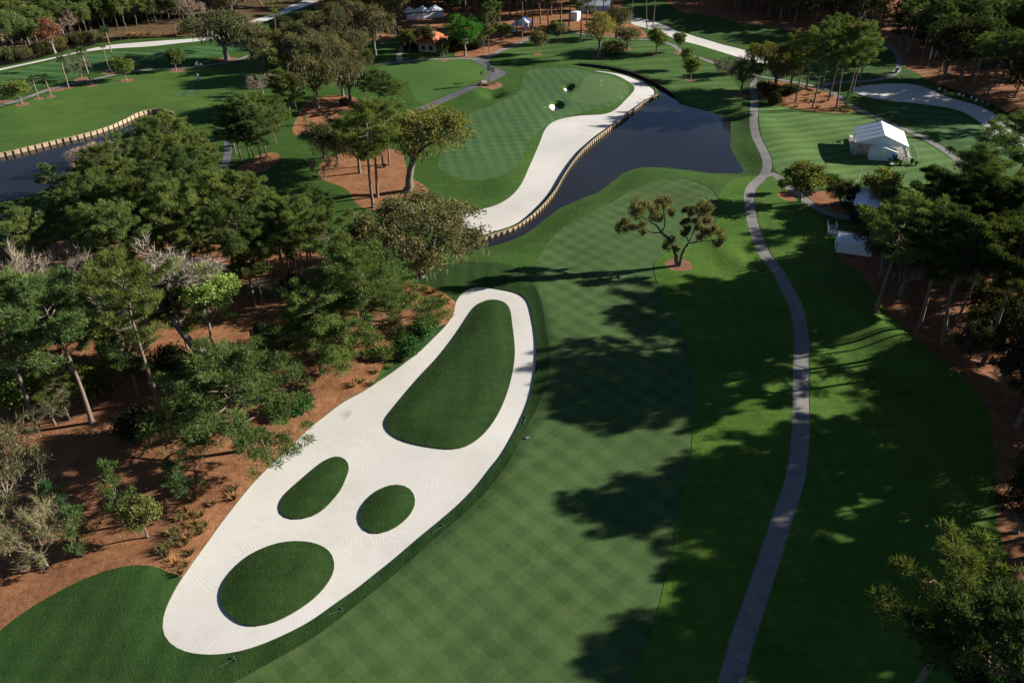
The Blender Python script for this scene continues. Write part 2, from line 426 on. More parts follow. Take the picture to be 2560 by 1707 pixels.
BUNK2 = area("2: 825,1500 835,1470 870,1450 960,1425 1060,1400 1140,1360 1200,1310 1250,1240 1290,1150 1330,1060 1370,970 1400,900 1440,855 1500,825 1580,805 1680,790 1780,785 1850,770 1910,730 1960,680 2005,635 "
             "2015,610 1990,580 1930,545 1860,515 1790,498 1730,493 1733,485 1800,489 1880,503 1960,523 2050,558 2110,590 2145,610 2157,630 2150,655 2100,690 2000,760 1900,830 1800,900 1700,980 1600,1080 1530,1180 "
             "1470,1280 1400,1370 1320,1450 1220,1520 1130,1559 5: 1050,25 990,48 930,52 880,38 850,10", -0.45, 0.9, 1)
BUNK_TL = area("1: -300,560 0,488 130,455 260,425 400,392 540,362 700,340 830,328 960,322 1100,315 1250,300 1370,285 1480,272 1560,258 1640,230 1720,190 1830,140 1950,95 2060,60 2150,20 2250,-40 2200,-80 2080,0 2000,35 1900,80 "
               "1800,110 1700,150 1620,185 1560,210 1500,235 1440,250 1350,262 1200,275 1050,285 900,292 780,300 680,318 560,345 420,378 280,405 140,440 0,472 -300,540", -0.2, 1.2)
BUNK_R = area("3: 1165,600 1180,630 1260,665 1400,685 1560,700 1700,712 1830,730 1930,760 2020,810 2100,880 2160,940 2210,985 2280,1005 2352,1015 2500,1040 2500,960 2352,920 2260,870 2180,800 2120,755 2030,715 1920,690 1820,660 "
              "1740,620 1660,590 1580,570 1480,568 1350,575 1230,585", -0.3, 1.2)
BUNK_TR = area("2: 1950,108 2000,118 2080,125 2200,165 3: 0,215 100,245 250,290 400,330 550,370 610,400 600,440 545,440 460,410 300,370 150,320 40,290 0,275 2: 2200,235 2100,195 2000,165 1950,140", -0.2, 1.2)
POTSAND = [area("2: 1526,609 1538,598 1556,596 1572,604 1575,614 1560,621 1540,620", 0.1, 0.4), area("2: 1428,732 1440,716 1465,708 1490,714 1500,730 1482,744 1446,745", -0.3, 0.4)]
POTS = [area("2: 1515,600 1535,575 1570,570 1602,578 1610,597 1592,616 1560,626 1530,620", 0.7, 0.4), area("2: 1418,724 1440,694 1477,681 1518,687 1540,712 1522,738 1480,752 1436,747", 0.4, 0.4)]
_OLD = [area("2: 1523,597 1540,577 1570,573 1600,580 1606,597 1590,613 1560,622 1538,618", 0.6, 0.4), area("2: 1425,720 1440,697 1475,684 1515,690 1535,712 1520,735 1480,747 1440,742", 0.3, 0.4)]
LAKE_B = [unproj(*p) for p in P("0: 1168,612 1181,603 2: 1175,1559 1260,1510 1340,1450 1420,1370 1480,1290 1530,1200 1590,1110 1660,1030 1740,960 1830,890 1920,820 2010,750 2090,690 2160,650 2180,640")]
CANAL_N = [unproj(p[0], p[1], -0.5) for p in P("2: 2176,612 2145,588 2085,556 2000,523 1900,493 1800,471 1730,462 1650,453 1608,447")]
CANAL_F = [unproj(p[0], p[1], 0.0) for p in P("2: 1598,443 1640,438 1740,446 1860,467 1960,489 2060,525 2150,565 2230,608 2285,645")]
LAKE_N = [unproj(p[0], p[1], WZ) for p in P("3: 10,712 60,730 150,752 240,782 310,803 348,832 345,880 350,940 345,990 360,1040 390,1090 420,1140 432,1180 350,1187 200,1182 100,1167 0,1157 2: 2200,1145 2080,1144 2000,1162 1930,1192 1870,1237 "
                                            "1830,1272 1760,1317 1680,1347 1600,1382 1510,1422 1450,1467 1400,1502 1330,1559 5: 1250,52 1150,92 1050,122 950,145 900,152 868,150")]
lake_b = spline(LAKE_B, False, 1.0); canal_n = spline(CANAL_N, False, 1.2); canal_f = spline(CANAL_F, False, 1.2); lake_n = spline(LAKE_N, False, 1.0)
LAKE = np.concatenate([lake_b, canal_n, canal_f, lake_n])
PONDB = [unproj(*p) for p in P("1: -260,1105 -120,1078 0,1050 100,1030 200,1005 300,980 400,955 500,935 600,910 700,880 780,850 860,815 930,780 990,760 1040,752 1075,749 1120,752 1165,763 1188,775")]
PONDN = [unproj(p[0], p[1], PZ) for p in P("1: 1185,800 1130,850 1040,930 900,1040 700,1150 420,1265 200,1335 0,1378 -150,1400 -300,1420")]
pond_b = spline(PONDB, False, 1.2); pond_n = spline(PONDN, False, 1.2)
POND = np.concatenate([pond_b, pond_n])
GPOND = area("0: 612,706 650,694 700,694 745,702 765,722 740,738 690,745 640,744 604,736 595,720", -0.5)
STREAM = area("1: -300,520 0,455 200,420 370,370 560,330 700,296 860,272 1050,268 1200,262 1340,254 1420,243 1400,238 1330,246 1100,250 870,246 720,257 560,292 370,333 200,392 0,412 -300,470", -0.9, 1.5)
DITCH = area("3: 1690,560 1760,600 1900,640 2030,690 2150,750 2250,820 2352,880 2500,940 2500,900 2352,840 2250,780 2160,725 2040,670 1900,620 1770,580 1700,548", -0.9, 1.5)
def pth(s, w): return stroke(P(s), w)
PATHS = [("main", 'path', pth("0: 1790,1830 1826,1707 1855,1601 1896,1478 1936,1356 1964,1270 1987,1199 1996,1140 2003,1060 2003,1009 2003,928 2004,852 1999,808 1989,764 1970,727 1946,680 1913,636 1897,600 1886,570 1877,530 1873,494 1880,468 1898,450 1914,432 1919,406 1907,373 1891,340 1885,303 1886,270 1886,234 1884,194", 2.55)),
         ("fork", 'path', pth("0: 1905,438 1935,436 1956,450 1978,472 2003,490 2022,505 2051,523 2084,537 2139,550 2230,575 2354,607 2420,625 2480,640 2600,665 2760,700", 2.5)),
         ("cross", 'path', pth("2: 240,440 420,425 560,407 700,403 850,400 930,405 1020,388 1100,345 1200,310 1290,265 1400,238 1550,218 1700,238 1900,258 2000,268 2100,272 2200,285 2280,310 3: 0,345 100,385 230,430 330,470 450,500 600,530 800,565 930,592 1030,622 1080,660 1150,712 1250,762 1350,807 1450,847 1560,892 1650,932 1740,982 1820,1032 1900,1092 1980,1172 2040,1232 2110,1302 2170,1352 2300,1450 2450,1560", 2.5)),
         ("upper", 'path', pth("3: 960,600 1000,578 1100,562 1250,556 1350,545 1430,520 1480,490 1500,440 1490,380 1450,330 1400,290 1300,250", 2.5)),
         ("left", 'path', pth("1: -250,770 0,720 120,690 220,655 310,620 420,590 520,565 640,545 760,515 900,490 1050,475 1200,468 1350,455 1500,435 1620,410 1720,375 1840,320 1950,270", 2.2)),
         ("shore", 'path_dark', pth("1: -150,1490 150,1462 500,1420 900,1380 1300,1340 1430,1320 1500,1200 1560,1060 1550,900 1525,820", 2.2)),
         ("drive", 'path_dark', area("2: 890,405 960,438 1000,475 1015,500 1005,525 950,560 860,600 760,640 640,690 540,735 440,780 440,810 580,757 680,715 780,670 870,632 930,604 1000,575 1060,552 1110,527 1150,498 1120,481 1060,461 1032,440 1016,415 1050,380")),
         ("walk", 'paver', pth("2: 412,425 405,380 415,350 435,315", 2.2))]
FAIRWAY = area("3: 0,1220 80,1230 180,1270 240,1320 262,1370 255,1430 0: 1793,523 1788,548 1785,572 1770,592 1735,606 1700,617 1672,626 1650,641 1637,655 1632,668 1637,690 1650,725 1665,755 1688,795 1700,811 1715,848 1724,881 1729,921 1735,980 1733,1045 1727,1140 1715,1200 1700,1261 1684,1364 1662,1451 1636,1561 1603,1634 1578,1707 1540,1790 "
               "440,1790 7: 1600,1559 1750,1470 1900,1390 2050,1300 2200,1210 8: 0,1110 130,1000 250,910 380,800 510,690 640,570 760,470 880,370 980,270 1060,180 1120,90 5: 1180,1559 1230,1440 1290,1330 1350,1220 1400,1100 1425,1010 1437,900 1430,830 1410,700 1390,560 1360,430 1340,350 1340,280 1360,200 1400,130 1460,60 1520,0 "
               "2: 1650,1495 1750,1440 1850,1390 1950,1330 2050,1275 2150,1240 2250,1225")
APPROACH = area("2: 1320,472 1420,465 1560,462 1650,475 1710,492 1790,503 1860,520 1930,550 1985,590 1985,620 1940,670 1850,725 1700,757 1600,778 1520,803 1430,842 1380,882 1330,925 1290,985 1260,1060 1220,1130 1150,1185 1060,1215 960,1235 860,1230 760,1205 690,1165 670,1130 690,1050 715,960 730,910 760,860 810,820 870,785 960,750 1050,720 1130,680 1200,650 1240,620 1245,560 1270,500")
GREEN = area("2: 1680,520 1760,503 1850,520 1925,550 1970,585 1955,622 1895,670 1800,708 1700,718 1600,700 1560,680 1580,640 1640,600 1660,560")
MOUND = area("2: 240,470 330,450 450,430 600,410 740,405 880,412 950,442 995,478 1008,503 1000,522 940,556 850,596 750,637 640,683 560,715 520,690 480,610 400,540 300,520")
FARFW = area("1: -300,610 0,505 130,475 260,445 400,412 540,385 700,362 830,350 960,345 1100,338 1250,325 1370,312 1480,300 1560,290 1640,275 1720,260 1800,255 1830,275 1700,335 1500,372 1300,402 1000,422 850,442 760,470 700,482 560,505 480,540 300,575 120,628 0,655 -300,720")
TEE = area("1: 1180,645 1330,592 1430,578 1445,598 1300,660 1200,668")
RFW = area("3: 1330,735 1480,712 1700,725 1830,745 1900,765 2030,850 2130,945 2220,1005 2352,1045 2550,1090 2550,1270 2352,1170 2180,1130 2000,1040 1850,930 1700,870 1560,810 1420,780")
TLAWN = area("3: 545,725 640,722 760,745 900,775 1080,792 1250,790 1400,855 1560,925 1740,1015 1900,1125 2050,1270 2150,1380 2000,1450 1700,1330 1300,1250 1050,1270 950,1290 800,1290 700,1215 620,1100 570,980 545,850")
HILL = area("2: 1100,365 1200,325 1300,290 1420,255 1560,238 1700,258 1900,278 2050,285 2200,305 2290,335 3: 0,362 100,402 230,450 320,500 380,570 440,650 470,700 300,770 200,740 60,700 2: 2290,620 2150,540 2050,500 1960,468 1860,448 1740,430 1640,425 1500,440 1250,400")
TLAWN2 = area("1: -300,800 0,745 120,712 220,680 310,645 420,612 520,588 640,565 760,535 900,512 1050,497 1200,490 1350,478 1500,458 1620,432 1720,400 1830,400 1790,500 1760,620 1600,680 1400,760 1190,770 1120,745 1040,742 930,770 780,842 600,900 400,945 200,995 0,1040 -300,1090")
CIRC = [(1697, 662, 2.8), (97, 247, 1.6), (129, 242, 1.5), (172, 220, 1.7), (229, 213, 2.3), (278, 180, 3.2), (55, 261, 2.2), (318, 202, 2.4), (443, 177, 2.7), (205, 198, 2.6), (570, 150, 4.0), (631, 151, 2.5), (1110, 151, 1.8), (1344, 136, 1.8), (1393, 107, 2.0), (1497, 141, 2.4), (1563, 122, 2.6), (1640, 133, 1.8), (1695, 133, 1.6), (1726, 201, 2.0), (1715, 175, 1.6), (1852, 238, 3.4), (1226, 213, 4.2), (140, 224, 3.0), (12, 255, 2.5)]
STRAW = [area(s, None, 1.6) for s in (
    "7: 0,1180 100,1110 200,1040 300,975 450,900 600,830 720,780 820,755 950,742 1050,740 1110,760 1180,810 1235,870 0: 520,1400 700,1200 900,1000 1000,860 5: 880,560 800,500 760,470 700,430 640,395 560,380 480,375 0: 1003,705 940,690 880,680 835,657 815,640 786,621 760,610 724,595 690,580 640,580 560,575 400,580 250,590 100,600 -200,610 -500,650 -500,1500 -150,1690",
    "0: 878,483 882,499 895,516 911,527 929,530 948,527 968,518 991,510 1015,504 1042,498 1062,491 1076,482 1078,476 1070,468 1050,458 1029,446 1019,434 1015,420 1013,400 1008,381 999,372 974,367 944,369 903,375 862,381 831,387 811,397 797,414 795,434 799,451 817,457 842,461 862,467 872,475",
    "0: 724,340 753,347 782,342 797,322 822,305 842,299 858,295 874,281 890,271 900,259 898,246 886,238 858,234 821,238 780,243 760,258 745,290 731,318",
    "1: 1600,1160 1700,1100 1780,1050 1860,1025 1930,1035 1945,1060 1900,1110 1820,1170 1700,1195",
    "2: 780,392 900,402 1000,383 1060,362 1150,332 1260,292 1330,262 1450,232 1560,212 1700,232 1900,250 2100,262 2050,190 1990,130 1930,60 1850,-150 1000,-180 -100,-150 -100,200 90,250 300,290 450,215 520,200 760,230 790,330",
    "0: 2090,640 2140,670 2175,727 2212,775 2267,819 2303,855 2358,903 2413,950 2450,983 2478,1045 2490,1200 2494,1323 2517,1393 2540,1470 2560,1560 2640,1800 3300,1800 3300,560 2700,715 2560,665 2480,650 2380,628 2330,610 2200,590",
    "3: 540,560 548,690 640,714 760,740 880,762 1010,776 1100,782 1190,778 1242,773 1180,735 1130,705 1070,668 1020,632 960,606 860,592 760,572 640,545",
    "3: 635,1310 680,1288 730,1292 790,1345 820,1385 760,1388 690,1372 640,1342", "3: 830,1312 950,1300 1050,1310 1080,1360 1120,1430 1200,1500 1100,1490 1000,1440 890,1372",
    "3: 0,90 150,100 300,130 480,175 640,185 800,235 860,280 1000,300 1300,320 1430,300 1500,380 1530,470 1600,480 1660,530 1700,545 1770,575 1900,615 2040,665 2160,720 2250,775 2352,835 2700,960 2700,380 2352,300 2200,250 2050,200 1800,100 1680,55 1500,-180 -100,-180",
    )]
FLOOR = [area("1: -400,480 0,408 200,388 370,328 560,287 720,252 870,242 1330,240 1400,232 1440,240 1560,205 1700,145 1800,105 1900,75 2000,30 2080,-10 2300,-220 -900,-220", None, 2.0)]

REGIONS = []     # (object name, polygon, material key, z mode, offset)
REGIONS += [("lake", LAKE, 'water', 'w', WZ), ("pond", POND, 'water', 'w', PZ), ("woodland_pond", GPOND, 'murk', 'w', -0.55), ("stream", STREAM, 'ditch', 'w', -0.95), ("ditch_water", DITCH, 'ditch', 'w', -0.95)]
REGIONS += [("paved_walk" if k == 'paver' else "cart_path", p, k, 'o', -0.05) for n, k, p in PATHS]
REGIONS += [("turf_island", p, 'island', 'o', 0.0) for p in ISL]
REGIONS += [("sand_bunker", p, 'sand', 'o', -0.17) for p in (BUNK, BUNK2)] + [("sand_bunker", p, 'sand', 'o', -0.10) for p in (BUNK_TL, BUNK_R, BUNK_TR)] + [("sand_bunker", p, 'sand', 'o', -0.12) for p in POTSAND] + [("grass_hollow", p, 'rough', 'o', 0.0) for p in POTS]
REGIONS += [("mulch_bed", circle(*c), 'bark', 'o', 0.0) for c in CIRC]
REGIONS += [("putting_green", GREEN, 'green', 'o', -0.03), ("tee_ground", TEE, 'approach', 'o', -0.02)]
REGIONS += [("fairway", FAIRWAY, 'fairway', 'o', -0.04), ("fairway", APPROACH, 'approach', 'o', -0.04), ("fairway", FARFW, 'far_fairway', 'o', -0.04), ("fairway", RFW, 'far_fairway', 'o', -0.04)]
REGIONS += [("pine_straw", p, 'straw', 'o', 0.0) for p in STRAW] + [("forest_floor", p, 'floor', 'o', 0.0) for p in FLOOR]
NEARR = area("0: -300,1900 -300,1500 0,1560 200,1420 340,1390 420,1380 470,1420 700,1200 900,1000 1000,860 1050,690 1150,655 1290,665 1340,720 1380,860 1370,1000 1270,1200 1000,1450 700,1700 500,1900", None, 2.0)
RIGHTR = area("0: 1640,640 1700,600 1790,560 1800,480 1850,440 1930,440 1990,490 2060,560 2110,600 2200,740 2330,880 2470,1000 2500,1200 2540,1400 2600,1600 2650,1850 1500,1850 1600,1600 1680,1300 1700,1000 1650,760", None, 2.0)
REGIONS += [("rough_grass", NEARR, 'near_rough', 'o', 0.0), ("rough_grass", RIGHTR, 'right_rough_backlit', 'o', 0.0)]
REGIONS += [("lawn", MOUND, 'lawn', 'o', 0.0), ("lawn", TLAWN, 'tent_lawn', 'o', 0.0), ("lawn", HILL, 'rough_far', 'o', 0.0), ("lawn", TLAWN2, 'tl_lawn', 'o', 0.0)]
NAT = [(lake_n[:-1], lake_n[1:], WZ, 6.5), (canal_n[:-1], canal_n[1:], -0.6, 2.0), (pond_n[:-1], pond_n[1:], PZ, 5.0), (GPOND, np.roll(GPOND, -1, 0), -0.55, 3.5), (STREAM, np.roll(STREAM, -1, 0), -0.95, 2.2), (DITCH, np.roll(DITCH, -1, 0), -0.95, 2.5)]
BOWLS = [((BUNK,) + tuple(ISL), SANDZ + 0.17, 3.4), ((BUNK2,), -0.42, 3.0), ((BUNK_TL,), -0.15, 2.5), ((BUNK_R,), -0.25, 3.0), ((BUNK_TR,), -0.15, 3.0), ((POTS[0],), -1.25, 1.9), ((POTS[1],), -1.6, 2.4)]
def ground_z(x, y):
    x = np.atleast_1d(np.asarray(x, float)); y = np.atleast_1d(np.asarray(y, float))
    pts = np.stack([x, y], 1); z = relief(x, y)
    for polys, dep, ramp in BOWLS:
        ins = inside(polys[0], pts)
        for q in polys[1:]: ins &= ~inside(q, pts)
        A = np.concatenate(polys); B = np.concatenate([np.roll(q, -1, 0) for q in polys])
        d = seg_dist(pts, A, B, ramp + 0.5)
        if len(polys) == 1 and dep < -1.0:      # pot bunkers: steep bowl, sand only at the bottom
            z = z + dep * np.where(ins, np.clip(0.12 + d / ramp, 0, 1), 0.0)
        else:
            z = z + dep * np.where(ins, 1.0, 1 - smooth01(d / ramp))
    for A, B, lv, ramp in NAT:
        d = seg_dist(pts, A, B, ramp + 0.5)
        k = 1 - smooth01(d / ramp)
        z = z * (1 - k) + (lv - 0.03) * k
    return z
def gz(x, y): return float(ground_z(x, y)[0])

# points: outlines + a grid, coarser with distance
loops = [r[1] for r in REGIONS]
cv, ce = [], []
for L in loops:
    b = len(cv); n = len(L); cv += [tuple(p) for p in L]; ce += [(b + i, b + (i + 1) % n) for i in range(n)]
outl = np.array(cv)
grid = []
y = 26.0
while y < 480:
    s = 1.6 if y < 150 else (2.4 if y < 260 else 3.8)
    hw = 0.69 * (y * CP + CAMH * SP) + 30
    xs = np.arange(-hw, hw + s, s) + rng.uniform(-0.15, 0.15) * s
    grid.append(np.stack([xs + rng.uniform(-.2, .2, len(xs)) * s, np.full(len(xs), y) + rng.uniform(-.2, .2, len(xs)) * s], 1)); y += s * 0.9
grid = np.concatenate(grid)
far = [(x, yy) for x in np.linspace(-600, 600, 25) for yy in np.linspace(-120, 900, 22) if not (20 < yy < 485 and abs(x) < 0.69 * (yy * CP + CAMH * SP) + 32)]
far += [(r * math.cos(a), 200 + r * math.sin(a)) for r in (1200, 2500, 5000) for a in np.linspace(0, 2 * math.pi, 40, endpoint=False)]
key = {(round(p[0] * 1.6), round(p[1] * 1.6)) for p in cv}
grid = np.array([p for p in grid if (round(p[0] * 1.6), round(p[1] * 1.6)) not in key])
allp = [Vector(p) for p in cv] + [Vector(p) for p in grid] + [Vector(p) for p in far]
tv, te, tf, *_ = delaunay_2d_cdt(allp, ce, [], 0, 1e-4)
XY = np.array([(v[0], v[1]) for v in tv]); TR = np.array(tf, dtype=np.int32)
cen = XY[TR].mean(1)
reg = np.full(len(TR), len(REGIONS), int)
for i in range(len(REGIONS) - 1, -1, -1):
    reg[inside(REGIONS[i][1], cen)] = i
REGIONS.append(("rough_grass", None, 'rough', 'o', 0.0))
Zb = ground_z(XY[:, 0], XY[:, 1])
offs = np.array([r[4] if r[3] == 'o' else 0.0 for r in REGIONS]); flat = np.array([r[4] if r[3] == 'w' else np.nan for r in REGIONS])
def vz(vi, ri): return np.where(np.isnan(flat[ri]), Zb[vi] + offs[ri], flat[ri])
edge = {}
for t in range(len(TR)):
    a, b, c = TR[t]
    for e in ((a, b), (b, c), (c, a)):
        edge.setdefault((min(e), max(e)), []).append(t)
skirts = {}
for (a, b), ts in edge.items():
    if len(ts) == 2 and reg[ts[0]] != reg[ts[1]]:
        r0, r1 = reg[ts[0]], reg[ts[1]]
        za = (float(vz(a, r0)), float(vz(a, r1))); zb = (float(vz(b, r0)), float(vz(b, r1)))
        if abs(za[0] - za[1]) + abs(zb[0] - zb[1]) < 0.01: continue
        lo = r0 if za[0] + zb[0] < za[1] + zb[1] else r1
        skirts.setdefault(lo, []).append((a, b, za, zb))
for ri, (nm, poly, mk, mode, off) in enumerate(REGIONS):
    T_ = TR[reg == ri]
    if len(T_) == 0: continue
    u, inv = np.unique(T_, return_inverse=True)
    V = np.column_stack([XY[u], vz(u, ri)]); F = inv.reshape(-1, 3)
    n = np.cross(V[F[:, 1]] - V[F[:, 0]], V[F[:, 2]] - V[F[:, 0]])[:, 2]
    F = np.where((n < 0)[:, None], F[:, ::-1], F)
    mi = [0] * len(F); sm = [True] * len(F); V = list(map(tuple, V)); F = list(map(tuple, F))
    for a, b, za, zb in skirts.get(ri, ()):
        k = len(V); V += [(*XY[a], min(za)), (*XY[b], min(zb)), (*XY[b], max(zb)), (*XY[a], max(za))]
        F += [(k, k + 1, k + 2), (k, k + 2, k + 3)]; mi += [1, 1]; sm += [False, False]
    o = new_obj(nm, mesh_np(nm, V, F, (M[mk], M['soil']), sm, mi))
    tag(o, kind='structure')

from mathutils.bvhtree import BVHTree
_bvh = BVHTree.FromPolygons([(x, y, z) for (x, y), z in zip(XY, Zb)], [tuple(t) for t in TR])
def gz(x, y):
    h = _bvh.ray_cast(Vector((float(x), float(y), 60.0)), Vector((0, 0, -1)))
    return h[0].z if h[0] is not None else float(relief(x, y))
# ---------------------------------------------------------------- plants: prototypes built once, copies share the mesh data
class Geo:
    def __init__(self): self.v, self.f, self.t, self.n = [], [], [], 0
    def add(self, V, F, tint=1.0):
        V = np.asarray(V, float).reshape(-1, 3); F = np.asarray(F, int).reshape(-1, 3)
        self.v.append(V); self.f.append(F + self.n); self.n += len(V)
        self.t.append(np.broadcast_to(np.asarray(tint, float), (len(V),)))
    def tube(self, pts, radii, sides=6, tint=1.0):
        pts = np.asarray(pts, float); n = len(pts)
        d = np.gradient(pts, axis=0); d /= np.linalg.norm(d, axis=1)[:, None] + 1e-9
        ref = np.where(np.abs(d[:, 2:3]) > 0.9, np.array([[1.0, 0, 0]]), np.array([[0, 0, 1.0]]))
        a = np.cross(d, ref); a /= np.linalg.norm(a, axis=1)[:, None] + 1e-9
        b = np.cross(d, a); ang = np.linspace(0, 2 * math.pi, sides, endpoint=False)
        ring = pts[:, None] + (a[:, None] * np.cos(ang)[None, :, None] + b[:, None] * np.sin(ang)[None, :, None]) * np.asarray(radii)[:, None, None]
        F = []
        for i in range(n - 1):
            for j in range(sides):
                p, q = i * sides + j, i * sides + (j + 1) % sides
                F += [(p, q, q + sides), (p, q + sides, p + sides)]
        self.add(ring.reshape(-1, 3), F, tint)
    def blades(self, p, d, L, w, r, tint):
        """thin pointed leaves: base p, direction d"""
        k = len(p); d = d / (np.linalg.norm(d, axis=1)[:, None] + 1e-9)
        s = np.cross(d, r.normal(size=(k, 3))); s /= np.linalg.norm(s, axis=1)[:, None] + 1e-9
        L = np.broadcast_to(L, (k,))[:, None]; w = np.broadcast_to(w, (k,))[:, None] * 0.5
        V = np.stack([p - s * w, p + s * w, p + d * L], 1).reshape(-1, 3)
        self.add(V, np.arange(3 * k).reshape(-1, 3), np.repeat(np.broadcast_to(tint, (k,)), 3))
    def leaves(self, p, d, L, w, r, tint):
        """rhombic leaves"""
        k = len(p); d = d / (np.linalg.norm(d, axis=1)[:, None] + 1e-9)
        s = np.cross(d, r.normal(size=(k, 3))); s /= np.linalg.norm(s, axis=1)[:, None] + 1e-9
        L = np.broadcast_to(L, (k,))[:, None]; w = np.broadcast_to(w, (k,))[:, None] * 0.5
        m = p + d * L * 0.5
        V = np.stack([p, m + s * w, p + d * L, m - s * w], 1).reshape(-1, 3)
        q = np.arange(k)[:, None] * 4
        self.add(V, np.concatenate([q + [0, 1, 2], q + [0, 2, 3]]), np.repeat(np.broadcast_to(tint, (k,)), 4))
    def mesh(self, name, mat, smooth=False):
        return mesh_np(name, np.concatenate(self.v), np.concatenate(self.f), (mat,), smooth, None, np.concatenate(self.t))
def unit(r, n):
    v = r.normal(size=(n, 3)); return v / np.linalg.norm(v, axis=1)[:, None]
def clump_needles(g, c, rad, n, r, L=0.5, w=0.13, flat=0.6):
    u = unit(r, n) * (r.uniform(0, 1, n) ** 0.4)[:, None]
    o = u * np.array([1, 1, flat]) * rad
    d = u + np.array([0, 0, 0.55]) + r.normal(size=(n, 3)) * 0.35
    g.blades(c + o * 0.8, d, L * r.uniform(0.7, 1.25, n), w, r, r.uniform(0.8, 1.25) * r.uniform(0.75, 1.25, n))
def clump_leaves(g, c, rad, n, r, L=0.36, w=0.22, flat=0.75):
    u = unit(r, n) * (r.uniform(0, 1, n) ** 0.45)[:, None]
    o = u * np.array([1, 1, flat]) * rad
    d = u * 0.8 + r.normal(size=(n, 3)) * 0.7 + np.array([0, 0, 0.25])
    g.leaves(c + o, d, L * r.uniform(0.7, 1.3, n), w * r.uniform(0.8, 1.2, n), r, r.uniform(0.78, 1.25) * r.uniform(0.7, 1.3, n))
def curve3(a, b, sag, r, n=5, wig=0.05):
    a, b = np.asarray(a, float), np.asarray(b, float); t = np.linspace(0, 1, n)[:, None]
    L = np.linalg.norm(b - a); p = a + (b - a) * t
    p[:, 2] += sag * L * 4 * (t * (1 - t))[:, 0] ; p[1:-1] += r.normal(size=(n - 2, 3)) * wig * L
    return p
PROTO = {}
def reg_proto(kind, H, parts):           # parts: (name, mesh)
    PROTO.setdefault(kind, []).append((H, parts))

def pine(kind, seed, H, cs, R, nbr, leaf='needle', prof='tall', dens=1.0, L=0.48, bare=4, cr=1.0, nn=74, nw=0.10):
    r = np.random.default_rng(seed); T, C = Geo(), Geo()
    lean = r.normal(size=2) * 0.035 * H; bend = r.normal(size=2) * 0.02 * H
    def axis(z):
        t = z / H; return np.array([lean[0] * t * t + bend[0] * math.sin(3.1 * t), lean[1] * t * t + bend[1] * math.sin(3.1 * t), z])
    zs = np.concatenate([[-0.5, 0.0, 0.4], np.linspace(1.2, H * 0.97, 11)])
    r0 = 0.0125 * H + 0.06
    rad = r0 * (1 - 0.88 * np.clip(zs / H, 0, 1)) * np.where(zs < 0.3, 1.35, 1.0)
    T.tube([axis(z) for z in zs], rad, 8)
    for i in range(bare):                # dead stubs below the crown
        z = H * r.uniform(cs * 0.55, cs); a = r.uniform(0, 6.28); l = r.uniform(0.06, 0.14) * R * 2
        T.tube(curve3(axis(z), axis(z) + [math.cos(a) * l, math.sin(a) * l, l * r.uniform(-0.1, 0.5)], 0.05, r, 4), [0.06, 0.045, 0.03, 0.01], 4)
    for i in range(nbr):
        t = (i + r.uniform(0, 1)) / nbr; z = H * (cs + (0.985 - cs) * t)
        if prof == 'tall': k = (0.55 + 0.75 * math.sin(math.pi * min(1, t * 0.9 + 0.12))) * (1 - 0.55 * t ** 3)
        elif prof == 'broad': k = 1.05 * (1 - t) ** 0.55 + 0.16
        elif prof == 'umbrella': k = 0.35 + 0.75 * t ** 0.8 if t < 0.85 else 0.8
        else: k = 1.0 * (1 - t) ** 0.75 + 0.15
        if r.uniform() < 0.10: k *= 0.45
        l = R * k * r.uniform(0.6, 1.12); a = i * 2.4 + r.normal() * 0.5
        up = r.uniform(0.05, 0.35) + 0.5 * t if prof != 'broad' else r.uniform(-0.05, 0.25) + 0.75 * t ** 2
        dirv = np.array([math.cos(a), math.sin(a), up]); A = axis(z); B = A + dirv * l
        bp = curve3(A, B, -0.05, r, 6, 0.035); br = max(0.03, 0.045 * l ** 0.9 * 0.55)
        T.tube(bp, br * np.linspace(1, 0.25, 6), 5)
        side = np.array([-dirv[1], dirv[0], 0])
        nc = max(2, int(l * 2.3 * dens))
        for j in range(nc):
            s = r.uniform(0.32, 1.04); q = A + (B - A) * s
            lat = r.normal() * 0.20 * l * (1.15 - 0.5 * s)
            c = q + side * lat + np.array([0, 0, abs(r.normal()) * 0.28 + 0.1 - 0.12 * abs(lat)])
            if abs(lat) > 0.5 and r.uniform() < 0.5: T.tube([q - (B - A) * 0.08, c], [0.035, 0.015], 4)
            clump_needles(C, c, r.uniform(0.5, 0.95) * cr, nn, r, L, nw * (0.5 + 0.5 * cr))
    for j in range(5): clump_needles(C, axis(H * r.uniform(0.95, 1.0)) + r.normal(size=3) * 0.25 * cr, 0.6 * cr, nn, r, L, 0.10)
    reg_proto(kind, H, [('trunk', T.mesh('pine_trunk', M['pine_bark'], True)), ('crown', C.mesh('pine_crown', M[leaf]))])

for s in range(5): pine('pine', 100 + s, 21, 0.50, 5.0, 26)
for s in range(4): pine('pine_full', 120 + s, 16, 0.22, 7.0, 46, prof='broad', dens=1.15)
for s in range(3): pine('pine_mid', 130 + s, 17, 0.34, 5.6, 34, prof='tall')
for s in range(4): pine('pine_dark', 140 + s, 23, 0.57, 4.6, 28, leaf='needle_shaded', dens=1.5, nn=84, nw=0.14)
for s in range(2): pine('pine_open', 145 + s, 23, 0.50, 4.8, 15, leaf='needle', dens=0.8)
for s in range(2): pine('pine_umbrella', 150 + s, 24, 0.60, 5.4, 18, leaf='needle', prof='umbrella')
for s in range(3): pine('pine_young', 160 + s, 6.0, 0.18, 1.7, 18, leaf='needle_young', prof='cone', dens=1.5, L=0.36, bare=0, cr=0.5, nn=34)

